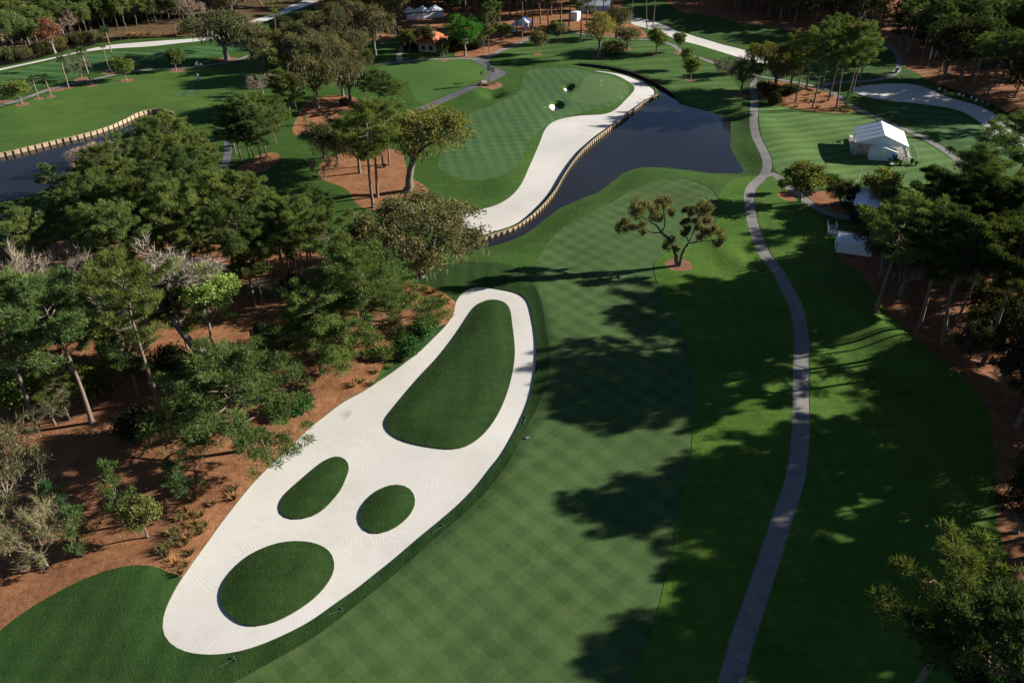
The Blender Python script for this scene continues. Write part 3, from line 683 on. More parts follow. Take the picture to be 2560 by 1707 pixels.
def oak(kind, seed, H, R, leaf, moss=0.5, base=0.28, nl=6, dens=1.0, barkm='oak_bark', trunkr=0.034, flatten=0.62, clr=1.15, lean=(0, 0)):
    r = np.random.default_rng(seed); T, C, S = Geo(), Geo(), Geo()
    th = H * base; top = np.array([lean[0] * 0.4, lean[1] * 0.4, th])
    T.tube(curve3((0, 0, -0.5), top, 0.0, r, 6, 0.02), np.array([1.5, 1.1, 0.95, 0.88, 0.84, 0.8]) * trunkr * H, 9)
    cz = H * (base + (1 - base) * 0.42); ctr = np.array([lean[0], lean[1], cz])
    tips = []
    for i in range(nl):
        a = 2 * math.pi * (i + r.uniform(-0.3, 0.3)) / nl; e = r.uniform(0.25, 1.0)
        end = ctr + np.array([math.cos(a) * R * 0.62 * r.uniform(0.7, 1.1), math.sin(a) * R * 0.62 * r.uniform(0.7, 1.1), (H - cz) * (e - 0.45)])
        lp = curve3(top, end, 0.06, r, 6, 0.05); T.tube(lp, trunkr * H * 0.55 * np.linspace(1, 0.3, 6), 6)
        for j in range(5):
            s = lp[2 + int(r.integers(0, 4))]
            v = unit(r, 1)[0] * np.array([1, 1, 0.75]); e2 = s + v * R * 0.36 + np.array([0, 0, 0.1 * H])
            q = (e2 - ctr) / np.array([R * 0.86, R * 0.86, (H - cz) * 0.88]); m = np.linalg.norm(q)
            if m > 1: e2 = ctr + (e2 - ctr) / m
            bp = curve3(s, e2, 0.03, r, 4, 0.06); T.tube(bp, trunkr * H * 0.2 * np.linspace(1, 0.3, 4), 4)
            tips.append(e2)
    tips = np.array(tips)
    n = int(120 * dens)
    for i in range(n):
        if i % 3 == 0: c = tips[i // 3 % len(tips)] + r.normal(size=3) * 0.35 * clr
        else:
            u = unit(r, 1)[0]; u[2] = abs(u[2]) if r.uniform() < 0.72 else u[2]
            c = ctr + u * np.array([R, R, (H - cz) if u[2] > 0 else cz * flatten]) * r.uniform(0.55, 0.98)
            near = tips[np.argmin(((tips - c) ** 2).sum(1))]; c = c * 0.62 + near * 0.38
        cr = clr * r.uniform(0.6, 1.15)
        clump_leaves(C, c, cr, int(58 * (cr / clr) ** 1.5), r)
        if r.uniform() < moss:
            k = 5; p = c + r.normal(size=(k, 3)) * np.array([0.6, 0.6, 0.2]) * clr - np.array([0, 0, 0.5 * clr])
            S.blades(p, np.tile([0, 0, -1.0], (k, 1)) + r.normal(size=(k, 3)) * 0.12, r.uniform(0.7, 1.7, k), 0.22, r, r.uniform(0.8, 1.2, k))
    parts = [('trunk', T.mesh('oak_trunk', M[barkm], True)), ('crown', C.mesh('oak_crown', M[leaf]))]
    if S.n: parts.append(('hanging_moss', S.mesh('oak_moss', M['moss'])))
    reg_proto(kind, H, parts)
for s in range(4): oak('oak', 200 + s, 13, 7.2, 'oak_leaf', 0.55, dens=1.5)
for s in range(3): oak('oak_shaded', 210 + s, 12, 6.2, 'oak_shaded', 0.2, dens=1.4, base=0.18)
for s in range(3): oak('oak_moss', 220 + s, 13, 6.0, 'oak_brown', 0.9, dens=1.1, base=0.3)
oak('oak_big', 230, 13, 10.2, 'oak_brown', 0.5, base=0.22, nl=9, dens=3.6, flatten=0.45)
oak('oak_lean', 232, 20, 6.8, 'olive', 0.35, base=0.42, nl=6, dens=1.7, trunkr=0.026, lean=(4.2, 0.5))
for s in range(4): oak('small_tree', 240 + s, 7, 2.6, 'orn_leaf', 0.0, base=0.20, nl=5, dens=0.62, trunkr=0.02, clr=0.75, barkm='grey_bark')
for s in range(3): oak('small_grey', 250 + s, 7, 2.7, 'oak_brown', 0.3, base=0.25, nl=5, dens=0.5, trunkr=0.02, clr=0.75, barkm='grey_bark')
for s in range(2): oak('small_olive', 255 + s, 8, 3.2, 'olive', 0.1, base=0.25, nl=5, dens=0.75, trunkr=0.022, clr=0.85)
oak('spring_tree', 260, 16, 3.6, 'bright_leaf', 0.0, base=0.40, nl=6, dens=0.95, trunkr=0.010, clr=0.65, barkm='grey_bark', lean=(1.6, 0))
oak('vivid_tree', 262, 15, 5.2, 'vivid_leaf', 0.0, base=0.28, nl=7, dens=1.5, trunkr=0.018, clr=1.0, barkm='grey_bark')
oak('yellow_oak', 264, 14, 5.2, 'yellow_leaf', 0.3, base=0.3, nl=6, dens=1.0)
oak('red_tree', 266, 12, 3.4, 'red_leaf', 0.0, base=0.25, nl=5, dens=0.8, barkm='grey_bark')
for s in range(3): oak('wood_tree', 270 + s, 14, 4.6, 'orn_leaf', 0.1, base=0.35, nl=6, dens=1.1, trunkr=0.015, barkm='wood_bark')

def bare(kind, seed, H, R, twig='twig', leafy=0.0, base=0.25, lean=(0, 0)):
    r = np.random.default_rng(seed); T, C = Geo(), Geo()
    top = np.array([lean[0] * 0.5, lean[1] * 0.5, H * base])
    T.tube(curve3((0, 0, -0.4), top, 0, r, 5, 0.02), np.linspace(1.2, 0.85, 5) * 0.02 * H, 8)
    ctr = np.array([lean[0], lean[1], H * (base + (1 - base) * 0.45)]); tip = []
    def grow(p, d, l, rad, lev):
        e = p + d * l; q = curve3(p, e, 0.02, r, 4, 0.06)
        (T if lev < 3 else C).tube(q, rad * np.linspace(1, 0.55, 4), 5 if lev < 2 else 3, r.uniform(0.8, 1.2))
        if lev >= 4:
            tip.append((e, d)); tip.append((q[1], d)); tip.append((q[2], d)); return
        for j in range(4):
            nd = d + unit(r, 1)[0] * (0.62 if lev else 0.75) + np.array([0, 0, 0.12]); out = (e - ctr) / np.array([R, R, H * 0.5]); nd = nd + out * 0.25
            nd /= np.linalg.norm(nd); s = r.uniform(0.45, 1.0); grow(q[0] + (q[-1] - q[0]) * s, nd, l * r.uniform(0.55, 0.8), rad * 0.52, lev + 1)
    for i in range(9):
        a = i * 2.4 + r.uniform(-0.3, 0.3); e = r.uniform(0.15, 1.5)
        d = np.array([math.cos(a), math.sin(a), e]) + np.array([lean[0], lean[1], 0]) * 0.1; d /= np.linalg.norm(d)
        grow(top, d, R * 0.52 * (1.0 if e < 1 else 1.25), 0.0085 * H, 1)
    p = np.array([t[0] for t in tip]); d = np.array([t[1] for t in tip])
    for j in range(3):
        C.blades(p, d + r.normal(size=p.shape) * 0.7, R * 0.17 * r.uniform(0.6, 1.3, len(p)), 0.055, r, r.uniform(0.75, 1.25, len(p)))
    if leafy: 
        k = int(len(p) * leafy * 0.4); s = r.integers(0, len(p), k)
        C.leaves(p[s] + r.normal(size=(k, 3)) * 0.3, unit(r, k), 0.28, 0.17, r, r.uniform(0.7, 1.2, k))
    reg_proto(kind, H, [('trunk', T.mesh('bare_trunk', M['grey_bark'], True)), ('crown', C.mesh('bare_crown', M[twig]))])
for s in range(3): bare('bare', 300 + s, 12, 6.0)
for s in range(2): bare('bare_bud', 310 + s, 10, 5.6, 'twig_green', 2.0)
bare('bare_lean', 320, 17, 5.5, base=0.45, lean=(-4.0, 1.5))

def palm(seed, H):
    r = np.random.default_rng(seed); T, C = Geo(), Geo()
    tp = curve3((0, 0, -0.3), (r.normal() * 0.25, r.normal() * 0.25, H - 0.9), 0.0, r, 8, 0.008)
    T.tube(tp, np.array([1.25, 1.05, 1, 0.98, 0.96, 0.96, 1.05, 1.1]) * 0.19, 8)
    top = tp[-1]
    for i in range(30):
        a = i * 2.4; e = r.uniform(-0.7, 1.1); d = np.array([math.cos(a) * math.cos(e), math.sin(a) * math.cos(e), math.sin(e)])
        q = top + d * r.uniform(0.7, 1.1); C.tube([top, q], [0.03, 0.02], 3)
        k = 11; f = np.linspace(-1.1, 1.1, k); s = np.cross(d, [0, 0, 1.0]); s /= np.linalg.norm(s) + 1e-9
        dd = d * np.cos(f)[:, None] + s * np.sin(f)[:, None] - np.array([0, 0, 0.35])
        C.blades(np.tile(q, (k, 1)), dd, 1.15 * r.uniform(0.85, 1.1, k), 0.17, r, r.uniform(0.8, 1.2) * np.ones(k))
    reg_proto('palm', H, [('trunk', T.mesh('palm_trunk', M['palm_bark'], True)), ('crown', C.mesh('palm_crown', M['palm_leaf']))])
for s, h in enumerate((8.0, 11.0, 14.0)): palm(400 + s, h)

def shrub(kind, seed, H, R, leaf, n=900, L=0.3, w=0.2):
    r = np.random.default_rng(seed); T, C = Geo(), Geo()
    for i in range(7):
        a = r.uniform(0, 6.28); T.tube([(0, 0, -0.2), (math.cos(a) * R * 0.3, math.sin(a) * R * 0.3, H * 0.4), (math.cos(a) * R * 0.6, math.sin(a) * R * 0.6, H * 0.7)], [0.06, 0.04, 0.015], 4)
    for i in range(n // 30):
        u = unit(r, 1)[0]; c = u * np.array([R, R, H * 0.5]) * r.uniform(0.5, 0.88) + np.array([0, 0, H * 0.5])
        clump_leaves(C, c, 0.36 * min(R, H) * r.uniform(0.7, 1.1), 30, r, L, w, 0.9)
    reg_proto(kind, H, [('stems', T.mesh('shrub_stems', M['oak_bark'], True)), ('foliage', C.mesh('shrub_leaves', M[leaf]))])
for s in range(3): shrub('shrub', 500 + s, 2.2, 1.7, 'shrub_leaf', 2100)
for s in range(2): shrub('bush_dark', 510 + s, 3.6, 2.4, 'oak_shaded', 2700, 0.34, 0.22)
shrub('magnolia', 520, 6.5, 1.9, 'magnolia', 3600, 0.36, 0.26)
shrub('bush_bright', 522, 3.0, 2.6, 'lime_leaf', 1700, 0.36, 0.26)
for s in range(2): shrub('bush_olive', 524 + s, 3.2, 2.6, 'oak_leaf', 2400, 0.32, 0.2)

def tuft(kind, seed, mat, H=0.9, n=70):
    r = np.random.default_rng(seed); C = Geo()
    a = r.uniform(0, 6.28, n); e = r.uniform(0.15, 0.9, n); d = np.stack([np.cos(a) * e, np.sin(a) * e, np.ones(n)], 1)
    C.blades(np.stack([np.cos(a) * 0.12, np.sin(a) * 0.12, np.full(n, -0.05)], 1), d, H * r.uniform(0.7, 1.2, n), 0.07, r, r.uniform(0.65, 1.3, n))
    reg_proto(kind, H, [(None, C.mesh('tuft_blades', M[mat]))])
for s in range(3): tuft('tuft', 600 + s, 'tuft')
for s in range(2): tuft('dry_tuft', 610 + s, 'dry_tuft', 0.8)

NAMES = {'pine': 'pine_tree', 'pine_open': 'pine_tree', 'pine_full': 'pine_tree', 'pine_mid': 'pine_tree', 'pine_dark': 'pine_tree', 'pine_umbrella': 'pine_tree', 'pine_young': 'young_pine', 'palm': 'palm_tree',
         'shrub': 'shrub', 'bush_dark': 'bush', 'magnolia': 'magnolia_tree', 'bush_bright': 'bush', 'bush_olive': 'bush', 'tuft': 'grass_tuft', 'dry_tuft': 'grass_tuft', 'bare': 'bare_tree', 'bare_bud': 'bare_tree', 'bare_lean': 'bare_tree',
         'small_tree': 'small_tree', 'small_grey': 'small_tree', 'small_olive': 'small_tree', 'spring_tree': 'leafy_tree', 'vivid_tree': 'leafy_tree', 'red_tree': 'leafy_tree', 'wood_tree': 'leafy_tree'}
CATS = {'young_pine': 'pine tree', 'pine_tree': 'pine tree', 'oak_tree': 'oak tree', 'bare_tree': 'bare tree', 'leafy_tree': 'leafy tree', 'small_tree': 'small tree', 'magnolia_tree': 'evergreen', 'shrub': 'shrub', 'bush': 'bush', 'grass_tuft': 'grass tuft', 'palm_tree': 'palm'}
prng = random.Random(5)
def plant_at(kind, x, y, h, label, group=None, var=None, wide=1.0, rz=None, z=None):
    vs = PROTO[kind]; H, parts = vs[prng.randrange(len(vs)) if var is None else var % len(vs)]
    nm = NAMES.get(kind, 'oak_tree'); s = h / H; zz = gz(x, y) if z is None else z
    rz = prng.uniform(0, 6.28) if rz is None else rz
    if parts[0][0] is None:
        o = new_obj(nm, parts[0][1], None, (x, y, zz), rz)
    else:
        o = new_obj(nm, None, None, (x, y, zz), rz); o.empty_display_size = 0.5
        for pn, me in parts:
            c = new_obj(pn, me, o)
            if pn == 'hanging_moss': c['kind'] = 'stuff'
    o.scale = (s * wide, s * wide, s)
    return tag(o, label, CATS.get(nm, 'tree'), group)
def h_from_top(x, y, z, ty):
    lo, hi = 0.3, 45.0
    for _ in range(30):
        m = (lo + hi) / 2
        if proj(x, y, z + m)[1] > ty: lo = m
        else: hi = m
    return lo
def plant(kind, px, py, top, label, group=None, wide=None, var=None, rz=None):
    """px,py: foot of the plant in the picture; top: picture row of its top. wide: crown width in metres (else in proportion)"""
    x, y = ground_pt(px, py); h = h_from_top(x, y, gz(x, y), top)
    w = 1.0
    if wide is not None:
        vs = PROTO[kind]; v = (var or 0) % len(vs); H, parts = vs[v]; var = v
        cm = [m for n, m in parts if n in ('crown', 'foliage')][0]
        co = np.empty(len(cm.vertices) * 3, np.float32); cm.vertices.foreach_get('co', co); co = co.reshape(-1, 3)
        w = wide / (np.percentile(co[:, 0], 98) - np.percentile(co[:, 0], 2)) / (h / H)
    return plant_at(kind, x, y, h, label, group, var, w, rz)
def plant_by_top(kind, tx, ty, h, label, group=None, wide=1.0, var=None):
    lo, hi = 30.0, 600.0
    b = -(ty - 853.5) / FPX; t = (h - CAMH) / (-SP + b * CP)
    x, y = (tx - 1280.0) / FPX * t, (CP + b * SP) * t
    return plant_at(kind, x, y, h, label, group, var, wide)
def scatter(poly_px, n, kinds, hs, label, group, mind, seed, avoid=()):
    r = random.Random(seed); poly = np.array([unproj(*p) for p in P(poly_px)]); lo, hi = poly.min(0), poly.max(0); done = []
    tot = sum(w for _, w in kinds); tries = 0
    while len(done) < n and tries < n * 60:
        tries += 1; x, y = r.uniform(lo[0], hi[0]), r.uniform(lo[1], hi[1])
        if not inside(poly, np.array([[x, y]]))[0]: continue
        if any((x - a) ** 2 + (y - b) ** 2 < mind ** 2 for a, b in done): continue
        if any(inside(q, np.array([[x, y]]))[0] for q in avoid): continue
        done.append((x, y)); u = r.uniform(0, tot)
        for k, w in kinds:
            u -= w
            if u <= 0: break
        lb = label[k] if isinstance(label, dict) else label
        plant_at(k, x, y, r.uniform(*hs) * (1.0 if not k.startswith('bush') else 0.25), lb, group)

def ordinal_labels(objs, text):
    """objs left to right in the picture; text has {} for the ordinal word"""
    words = ['first', 'second', 'third', 'fourth', 'fifth', 'sixth', 'seventh', 'eighth', 'ninth', 'tenth', 'eleventh', 'twelfth', 'thirteenth', 'fourteenth', 'fifteenth', 'sixteenth', 'seventeenth', 'eighteenth', 'nineteenth', 'twentieth']
    for i, o in enumerate(sorted(objs, key=lambda o: proj(*o.location)[0])): o['label'] = text.format(words[i])
def low_crown(me, keep, grow, r):
    n = len(me.vertices); V = np.empty(n * 3, np.float32); me.vertices.foreach_get('co', V); V = V.reshape(-1, 3)
    F = np.empty(len(me.polygons) * 3, np.int32); me.loops.foreach_get('vertex_index', F); F = F.reshape(-1, 3)
    F = F[r.uniform(size=len(F)) < keep]; T3 = V[F]; c = T3.mean(1, keepdims=True)
    return (c + (T3 - c) * grow).reshape(-1, 3)
def far_mass(name, poly_px, n, kinds, hs, label, mind, seed, avoid=()):
    """a far wood that reads as one mass: thinned trees joined into one object"""
    r = np.random.default_rng(seed); pl = np.array([unproj(*p) for p in P(poly_px)]); lo, hi = pl.min(0), pl.max(0); done = []; tries = 0
    low = {}; VT, VC, FT = [], [], []; nt = 0
    while len(done) < n and tries < n * 40:
        tries += 1; p = lo + (hi - lo) * r.uniform(size=2)
        if not inside(pl, p[None])[0] or any((p[0] - a) ** 2 + (p[1] - b) ** 2 < mind * mind for a, b in done) or any(inside(q, p[None])[0] for q in avoid): continue
        done.append(tuple(p)); k = kinds[int(r.integers(len(kinds)))]; v = int(r.integers(len(PROTO[k]))); H, parts = PROTO[k][v]
        if (k, v) not in low: low[k, v] = low_crown(dict(parts)['crown'], 0.15, 2.0, r)
        s = r.uniform(*hs) / H; a = r.uniform(0, 6.28); c_, s_ = math.cos(a) * s, math.sin(a) * s; R_ = np.array([[c_, s_, 0], [-s_, c_, 0], [0, 0, s]])
        o = np.array([p[0], p[1], gz(*p)]); VC.append(low[k, v] @ R_ + o)
        g = Geo(); g.tube([(0, 0, -0.3), (0, 0, H * 0.45), (0, 0, H * 0.9)], [0.3, 0.22, 0.06], 5); VT.append(g.v[0] @ R_ + o); FT.append(g.f[0] + nt); nt += len(g.v[0])
    VT, VC = np.concatenate(VT), np.concatenate(VC); FC = np.arange(len(VC)).reshape(-1, 3) + len(VT); FT = np.concatenate(FT)
    me = mesh_np(name, np.concatenate([VT, VC]), np.concatenate([FT, FC]), (M['pine_bark'], M['needle_shaded']), False, [0] * len(FT) + [1] * len(FC), np.concatenate([np.ones(len(VT)), np.repeat(r.uniform(0.6, 1.4, len(FC)), 3)]))
    return tag(new_obj(name, me), label, 'wood', None, 'stuff')
# ---------------------------------------------------------------- vegetation, place by place
# row of palms and small trees along the left path
G = 'palms along the upper left path'
for px, py, top, v, lb in ((97, 247, 192, 0, 'short palm in mulch ring, nearest the left edge of the lawn'), (129, 242, 188, 0, 'short palm right beside the leftmost short palm'), (172, 219, 144, 1, 'mid height palm standing left of the leafless round tree'),
                       (229, 212, 121, 1, 'tall palm on the lawn side of the path, mulch ring at its foot'), (275, 179, 110, 2, 'tall palm in the shared straw bed across the path'), (290, 168, 66, 2, 'tallest palm, rising over the white sand strip')):
    plant('palm', px, py, top, lb, G, None, v)
G = 'small trees along the upper left path'
for i, (px, py, top, w, lb) in enumerate(((55, 260, 201, 7.6, 'round green small tree left of the short palms'), (316, 202, 139, 6.6, 'round green small tree right of the tall palms'), (441, 177, 119, 6.0, 'round green small tree just left of the golf cart'))):
    plant('small_tree', px, py, top, lb, G, w, i)
plant('bare_bud', 205, 197, 133, 'leafless round grey tree beside the upper left path', None, 8.5)
plant('oak', 567, 150, 20, 'large mossy oak over the path by the white sand strip', None, 19, 0)
plant('oak_moss', 631, 150, 48, 'smaller mossy oak right of the large path oak', None, 11, 1)
plant('pine_open', 691, 121, -30, 'tall dark pine in front of the far white sand', None, 7, 0)
# grove with moss-hung oaks, upper centre left
plant('oak_moss', 793, 269, 137, 'broad mossy oak in the upper straw island', None, 16, 0)
plant('bare', 658, 236, 170, 'pale leafless tree left of the upper straw island', None, 8, 1)
G = 'pines at the left end of the upper straw island'
for i, (px, py, top) in enumerate(((714, 286, 176), (727, 285, 190), (742, 279, 205))): plant('pine_mid', px, py, top, 'pine in the close trio on the upper straw island', G, 7.0, i)
plant('oak_moss', 877, 256, 140, 'grey mossy oak at the right end of the upper straw island', None, 11, 2)
plant('oak_moss', 857, 240, 150, 'mossy oak just behind the grey oak of the upper straw island', None, 9, 1)
plant('bush_olive', 862, 262, 244, 'low brush at the foot of the grey mossy oak')
plant('pine_young', 765, 312, 288, 'small bushy pine alone on the upper straw island')
G = 'mossy oaks above the round lawn'; stand = []
for i, (px, py, top, w, k) in enumerate(((938, 139, 8, 15, 'oak_moss'), (800, 165, 62, 13, 'oak_moss'), (748, 150, 52, 11, 'oak'), (850, 150, 18, 12, 'oak_moss'), (770, 195, 80, 12, 'oak_moss'), (722, 190, 98, 9, 'oak'), (845, 200, 92, 12, 'oak_moss'), (690, 205, 120, 7, 'small_olive'), (895, 165, 70, 10, 'oak_moss'),
                                     (705, 160, 70, 9, 'oak'), (800, 110, 30, 11, 'oak_moss'), (840, 95, 10, 11, 'oak'), (885, 95, -5, 12, 'oak_moss'), (905, 190, 110, 9, 'oak'), (660, 175, 95, 9, 'oak'))):
    stand.append(plant(k, px, py, top, 'x', G, w, i))
ordinal_labels(stand, '{} from the left of the mossy oaks above the round lawn')
# pines on the left of the centre island
G = 'dark pines left of the central straw island'; stand = []
for i, (px, py, top, w) in enumerate(((636, 404, 243, 8), (667, 393, 250, 9), (627, 412, 262, 8), (603, 402, 256, 9), (655, 410, 275, 8), (690, 360, 252, 7), (590, 385, 290, 8), (700, 330, 258, 7))):
    stand.append(plant('pine_mid', px, py, top, 'x', G, w, i))
ordinal_labels(stand, '{} from the left of the dark pines beside the small straw patch')
# centre straw island
plant('pine', 933, 519, 262, 'nearest bare stemmed pine on the central straw island', None, 12.5, 0)
plant('pine', 944, 492, 256, 'straight pine just behind the nearest pine of the central island', None, 12.5, 3)
plant('oak_lean', 1014, 479, 258, 'leaning oak with broad olive crown on the central straw island', None, 17, 0, 0.0)
plant('pine', 957, 412, 248, 'left pine of the rear pair on the central straw island', None, 8.5, 1)
plant('pine', 973, 412, 252, 'right pine of the rear pair on the central straw island', None, 8.5, 2)
plant('oak', 900, 433, 300, 'low spreading oak in the middle of the central straw island', None, 11, 1)
plant('bare', 813, 447, 342, 'dead grey tree at the left end of the central straw island', None, 6.5, 0)
plant('oak', 811, 395, 302, 'yellow green oak at the back left of the central straw island', None, 10, 2)
plant('small_olive', 845, 402, 325, 'small olive tree beside the back left oak of the island', None, 7, 0)
plant('bush_dark', 962, 418, 410, 'fallen dark bush on the straw between the rear pines')
G = 'pines behind the central straw island'
for i, (px, py, top) in enumerate(((949, 256, 178), (967, 270, 186), (987, 256, 205), (915, 250, 185))): plant('pine_mid', px, py, top, ('leftmost', 'front', 'rightmost', 'rear')[i] + ' of the four pines on the lawn below the dark drive', G, 7.5, i)
# oak beside the big bunker and the trees round it
plant('oak_big', 1052, 692, 508, 'huge mossy live oak between the two big bunkers', None, 23, 0, 1.0)
plant('pine_full', 919, 881, 640, 'dense pine right below the huge live oak', None, 16.5, 0)
plant('pine_full', 803, 936, 733, 'bushy pine near the two round shrubs', None, 14.5, 1)
plant('pine_full', 609, 1126, 893, 'broad pine whose branches reach over the sand', None, 18, 2)
plant('magnolia', 662, 884, 806, 'glossy dark evergreen standing alone in the straw')
plant('spring_tree', 532, 903, 662, 'slender tree with fresh yellow green leaves', None, 8.0, 0, 0.6)
plant('bare_lean', 503, 906, 618, 'big leafless tree leaning left behind the pines', None, 16, 0, 0.0)
plant('pine', 397, 1001, 652, 'pine with pale sunlit stem in the middle of the left grove', None, 12, 1)
plant('pine', 230, 1056, 708, 'slim pine left of the pale stemmed pine', None, 11.5, 0)
plant('pine', 97, 1076, 722, 'thick leaning pine nearest the left edge', None, 12, 2)
plant('pine_mid', 110, 914, 700, 'pale barked pine behind the thick leaning pine', None, 11, 0)
plant('pine_mid', 175, 1049, 905, 'crooked thin pine with sparse low crown', None, 6.0, 1)
plant('bare', 70, 880, 610, 'wide leafless tree at the left edge above the grove', None, 13, 2)
plant('bare', 205, 850, 604, 'tan leafless tree right of the wide leafless one', None, 14, 0)
plant('bare', 285, 760, 615, 'leafless tree behind the grove pines, partly hidden', None, 10, 1)
plant('pine', 10, 770, 548, 'pine cut by the left edge, below the pond', None, 11, 3)
plant('pine', 300, 930, 690, 'pine behind the pale stemmed pine of the grove', None, 11, 4)
plant('pine_mid', 470, 880, 700, 'pine just left of the fresh leafed tree', None, 9, 2)
plant('pine_mid', 30, 960, 745, 'low pine between the leaning pine and the left edge', None, 9, 2)
plant('pine_mid', 255, 900, 760, 'shaggy pine between the slim pine and the leafless trees', None, 10, 1)
plant('pine', 60, 905, 725, 'tall pine left of the pale barked pine', None, 10, 2)
plant('pine_mid', 345, 985, 800, 'low crowned pine left of the pale stemmed pine', None, 8, 0)
plant('bush_dark', 351, 1092, 1030, 'tall dark bush in shade under the grove pines')
plant('bush_dark', 435, 925, 868, 'dark bush behind the pale stemmed pine')
plant('bush_bright', 230, 980, 922, 'light green bush among the grove stems')
plant('bush_bright', 22, 1000, 935, 'large leaved green bush at the left edge')
plant('bare_bud', 139, 1062, 985, 'low bare bush between the grove pines', None, 5.5)
plant('bush_olive', 300, 900, 850, 'olive undergrowth bush behind the grove')
plant('bare_bud', 45, 1292, 1068, 'grey budding tree filling the left edge', None, 11.5, 1)
plant('bare_bud', 121, 1420, 1278, 'grey leafless tree at the edge of the near left turf', None, 7.6, 0)
G = 'young pines on the straw'
for i, (px, py, top, w, lb) in enumerate(((168, 1312, 1212, 3.4, 'young pine right of the grey budding tree'), (309, 1314, 1172, 3.6, 'tallest young pine on the open straw'), (457, 1236, 1160, 3.9, 'young pine nearest the sand on the open straw'), (22, 1330, 1285, 2.6, 'small young pine at the left edge'), (205, 1388, 1288, 4.2, 'dense young pine beside the leafless tree'))):
    plant('pine_young', px, py, top, lb, G, w, i)
plant('small_olive', 369, 1342, 1250, 'small pale green round tree on the open straw', None, 4.4, 1)
G = 'round shrubs along the sand edge'
for px, py, top, w, lb in ((1062, 828, 798, 4.0, 'largest round green shrub by the sand edge'), (1015, 880, 843, 3.8, 'round green shrub tucked against the bushy pine'), (746, 1026, 991, 4.0, 'round green shrub right of the broad pine')):
    plant('shrub', px, py, top, lb, G, w)
# tufts of cord grass by the sand
G = 'cord grass tufts by the big bunker'
for n, (a, b) in enumerate(P("7: 1450,335 1375,410 1360,520 1230,440 1260,600 1200,600 1295,660 1265,735 1190,735 1220,795 1130,690 1140,640 1250,490 1300,420 1400,470 1600,225 1590,280 1100,660 1220,545 1270,385 1330,300 1390,260 1180,540 1330,480 1290,560 5: 590,420 640,440 690,465 735,490 560,420 600,560 680,590 740,560 620,620 660,650 700,530 380,880 340,940 240,980 300,860 350,830 430,890 220,1050 150,1040 90,1070 200,900")):
    x, y = ground_pt(a, b); plant_at('tuft' if n % 4 else 'dry_tuft', x, y, prng.uniform(0.85, 1.35), 'tuft of cord grass on the straw beside the big bunker', G, None, 1.25)
# pine mass below the left pond
G = 'pines of the dense stand below the left pond'
for i, (tx, ty) in enumerate(P("1: 300,1140 650,1030 720,1110 1130,785 960,880 1250,950 800,930 1000,1000 1200,1050 1400,1120 950,1170 850,1250 700,1310 1100,1290 1300,1250 1500,1330 1660,1200 1740,1260 1850,1330 2050,1310 2140,1380 2200,1450 100,1450 1600,1410 1350,1400 900,1400 600,1440 500,1210 1450,1190 1010,820 880,900 1330,1010 560,1120 1150,1180 2010,1400 1900,1450 1760,1420 1200,1420 750,1420 1040,1440 400,1330 640,1200 1350,880")):
    plant_by_top('pine_mid' if i % 3 else 'pine', tx, ty, (13, 18, 15, 20, 16)[i % 5], 'pine in the dense stand between the left pond and the grove', G, 0.80 if i % 3 else 0.92)
stand = []
for i, (px, py, top, w) in enumerate(((651, 661, 560, 7), (720, 738, 520, 9), (746, 735, 505, 9), (700, 650, 500, 8), (322, 648, 520, 9), (560, 640, 480, 9), (600, 680, 540, 8), (470, 650, 500, 9), (770, 655, 545, 7), (400, 680, 560, 9), (240, 660, 530, 9), (150, 650, 540, 9), (90, 620, 500, 9), (660, 760, 600, 7), (520, 700, 560, 8), (420, 610, 470, 9))):
    stand.append(plant('pine', px, py, top, 'x', 'pines around the woodland pond', w, i))
ordinal_labels(stand, '{} from the left of the pines standing around the woodland pond')
for px, py, top in ((225, 415, 345), (262, 400, 332)): plant('bare', px, py, top, 'greyish leafless tree on the near bank of the left pond', 'leafless trees on the pond bank', 8)
plant('bush_dark', 735, 728, 690, 'brush at the right bank of the woodland pond')
# far wood in the upper left
LB = {'pine_mid': 'pine in the thick wood beyond the upper left stream', 'wood_tree': 'leafy tree in the thick wood beyond the upper left stream', 'oak': 'oak in the thick wood beyond the upper left stream', 'bare': 'leafless tree in the thick wood beyond the upper left stream', 'bush_olive': 'bush at the edge of the thick wood by the stream', 'bush_dark': 'dark bush at the edge of the thick wood by the stream'}
scatter("1: -150,270 200,230 400,180 700,110 1000,70 1350,10 1400,-60 -150,-60", 40, (('pine_mid', 2), ('wood_tree', 6), ('oak', 1.0), ('bare', 1)), (14, 19), LB, 'trees of the far upper left wood', 5.0, 21)
scatter("1: -90,395 0,380 200,355 370,295 560,258 720,224 870,210 1000,180 1330,140 1330,20 1000,70 700,110 400,180 200,230 -90,270", 130, (('pine_mid', 2.2), ('wood_tree', 7), ('oak', 1.0), ('bare', 2)), (12, 17), LB, 'trees of the far upper left wood', 3.0, 25)
scatter("1: -330,455 0,402 200,382 370,324 560,285 720,250 720,232 560,268 370,305 200,365 0,385 -330,440", 34, (('bush_olive', 3), ('bush_dark', 2)), (10, 16), LB, 'undergrowth along the upper left stream', 2.5, 22)
plant('red_tree', 135, 128, 42, 'reddish brown tree in front of the upper left wood', None, 8)
G = 'dry grass clumps on the far stream bank'
for px, py in P("1: 880,245 920,245 965,242 1010,240 1060,238 1110,236 1150,232 1200,230 1240,226 1280,222 1310,215"):
    x, y = ground_pt(px, py); plant_at('dry_tuft', x, y, 2.0, 'pale dry grass clump on the far stream bank', G, None, 1.2)
LB2 = {'oak_shaded': 'dark oak in the wood above the far white sand', 'oak_moss': 'mossy oak in the wood above the far white sand', 'pine_dark': 'tall pine in the wood above the far white sand', 'wood_tree': 'leafy tree in the wood above the far white sand'}
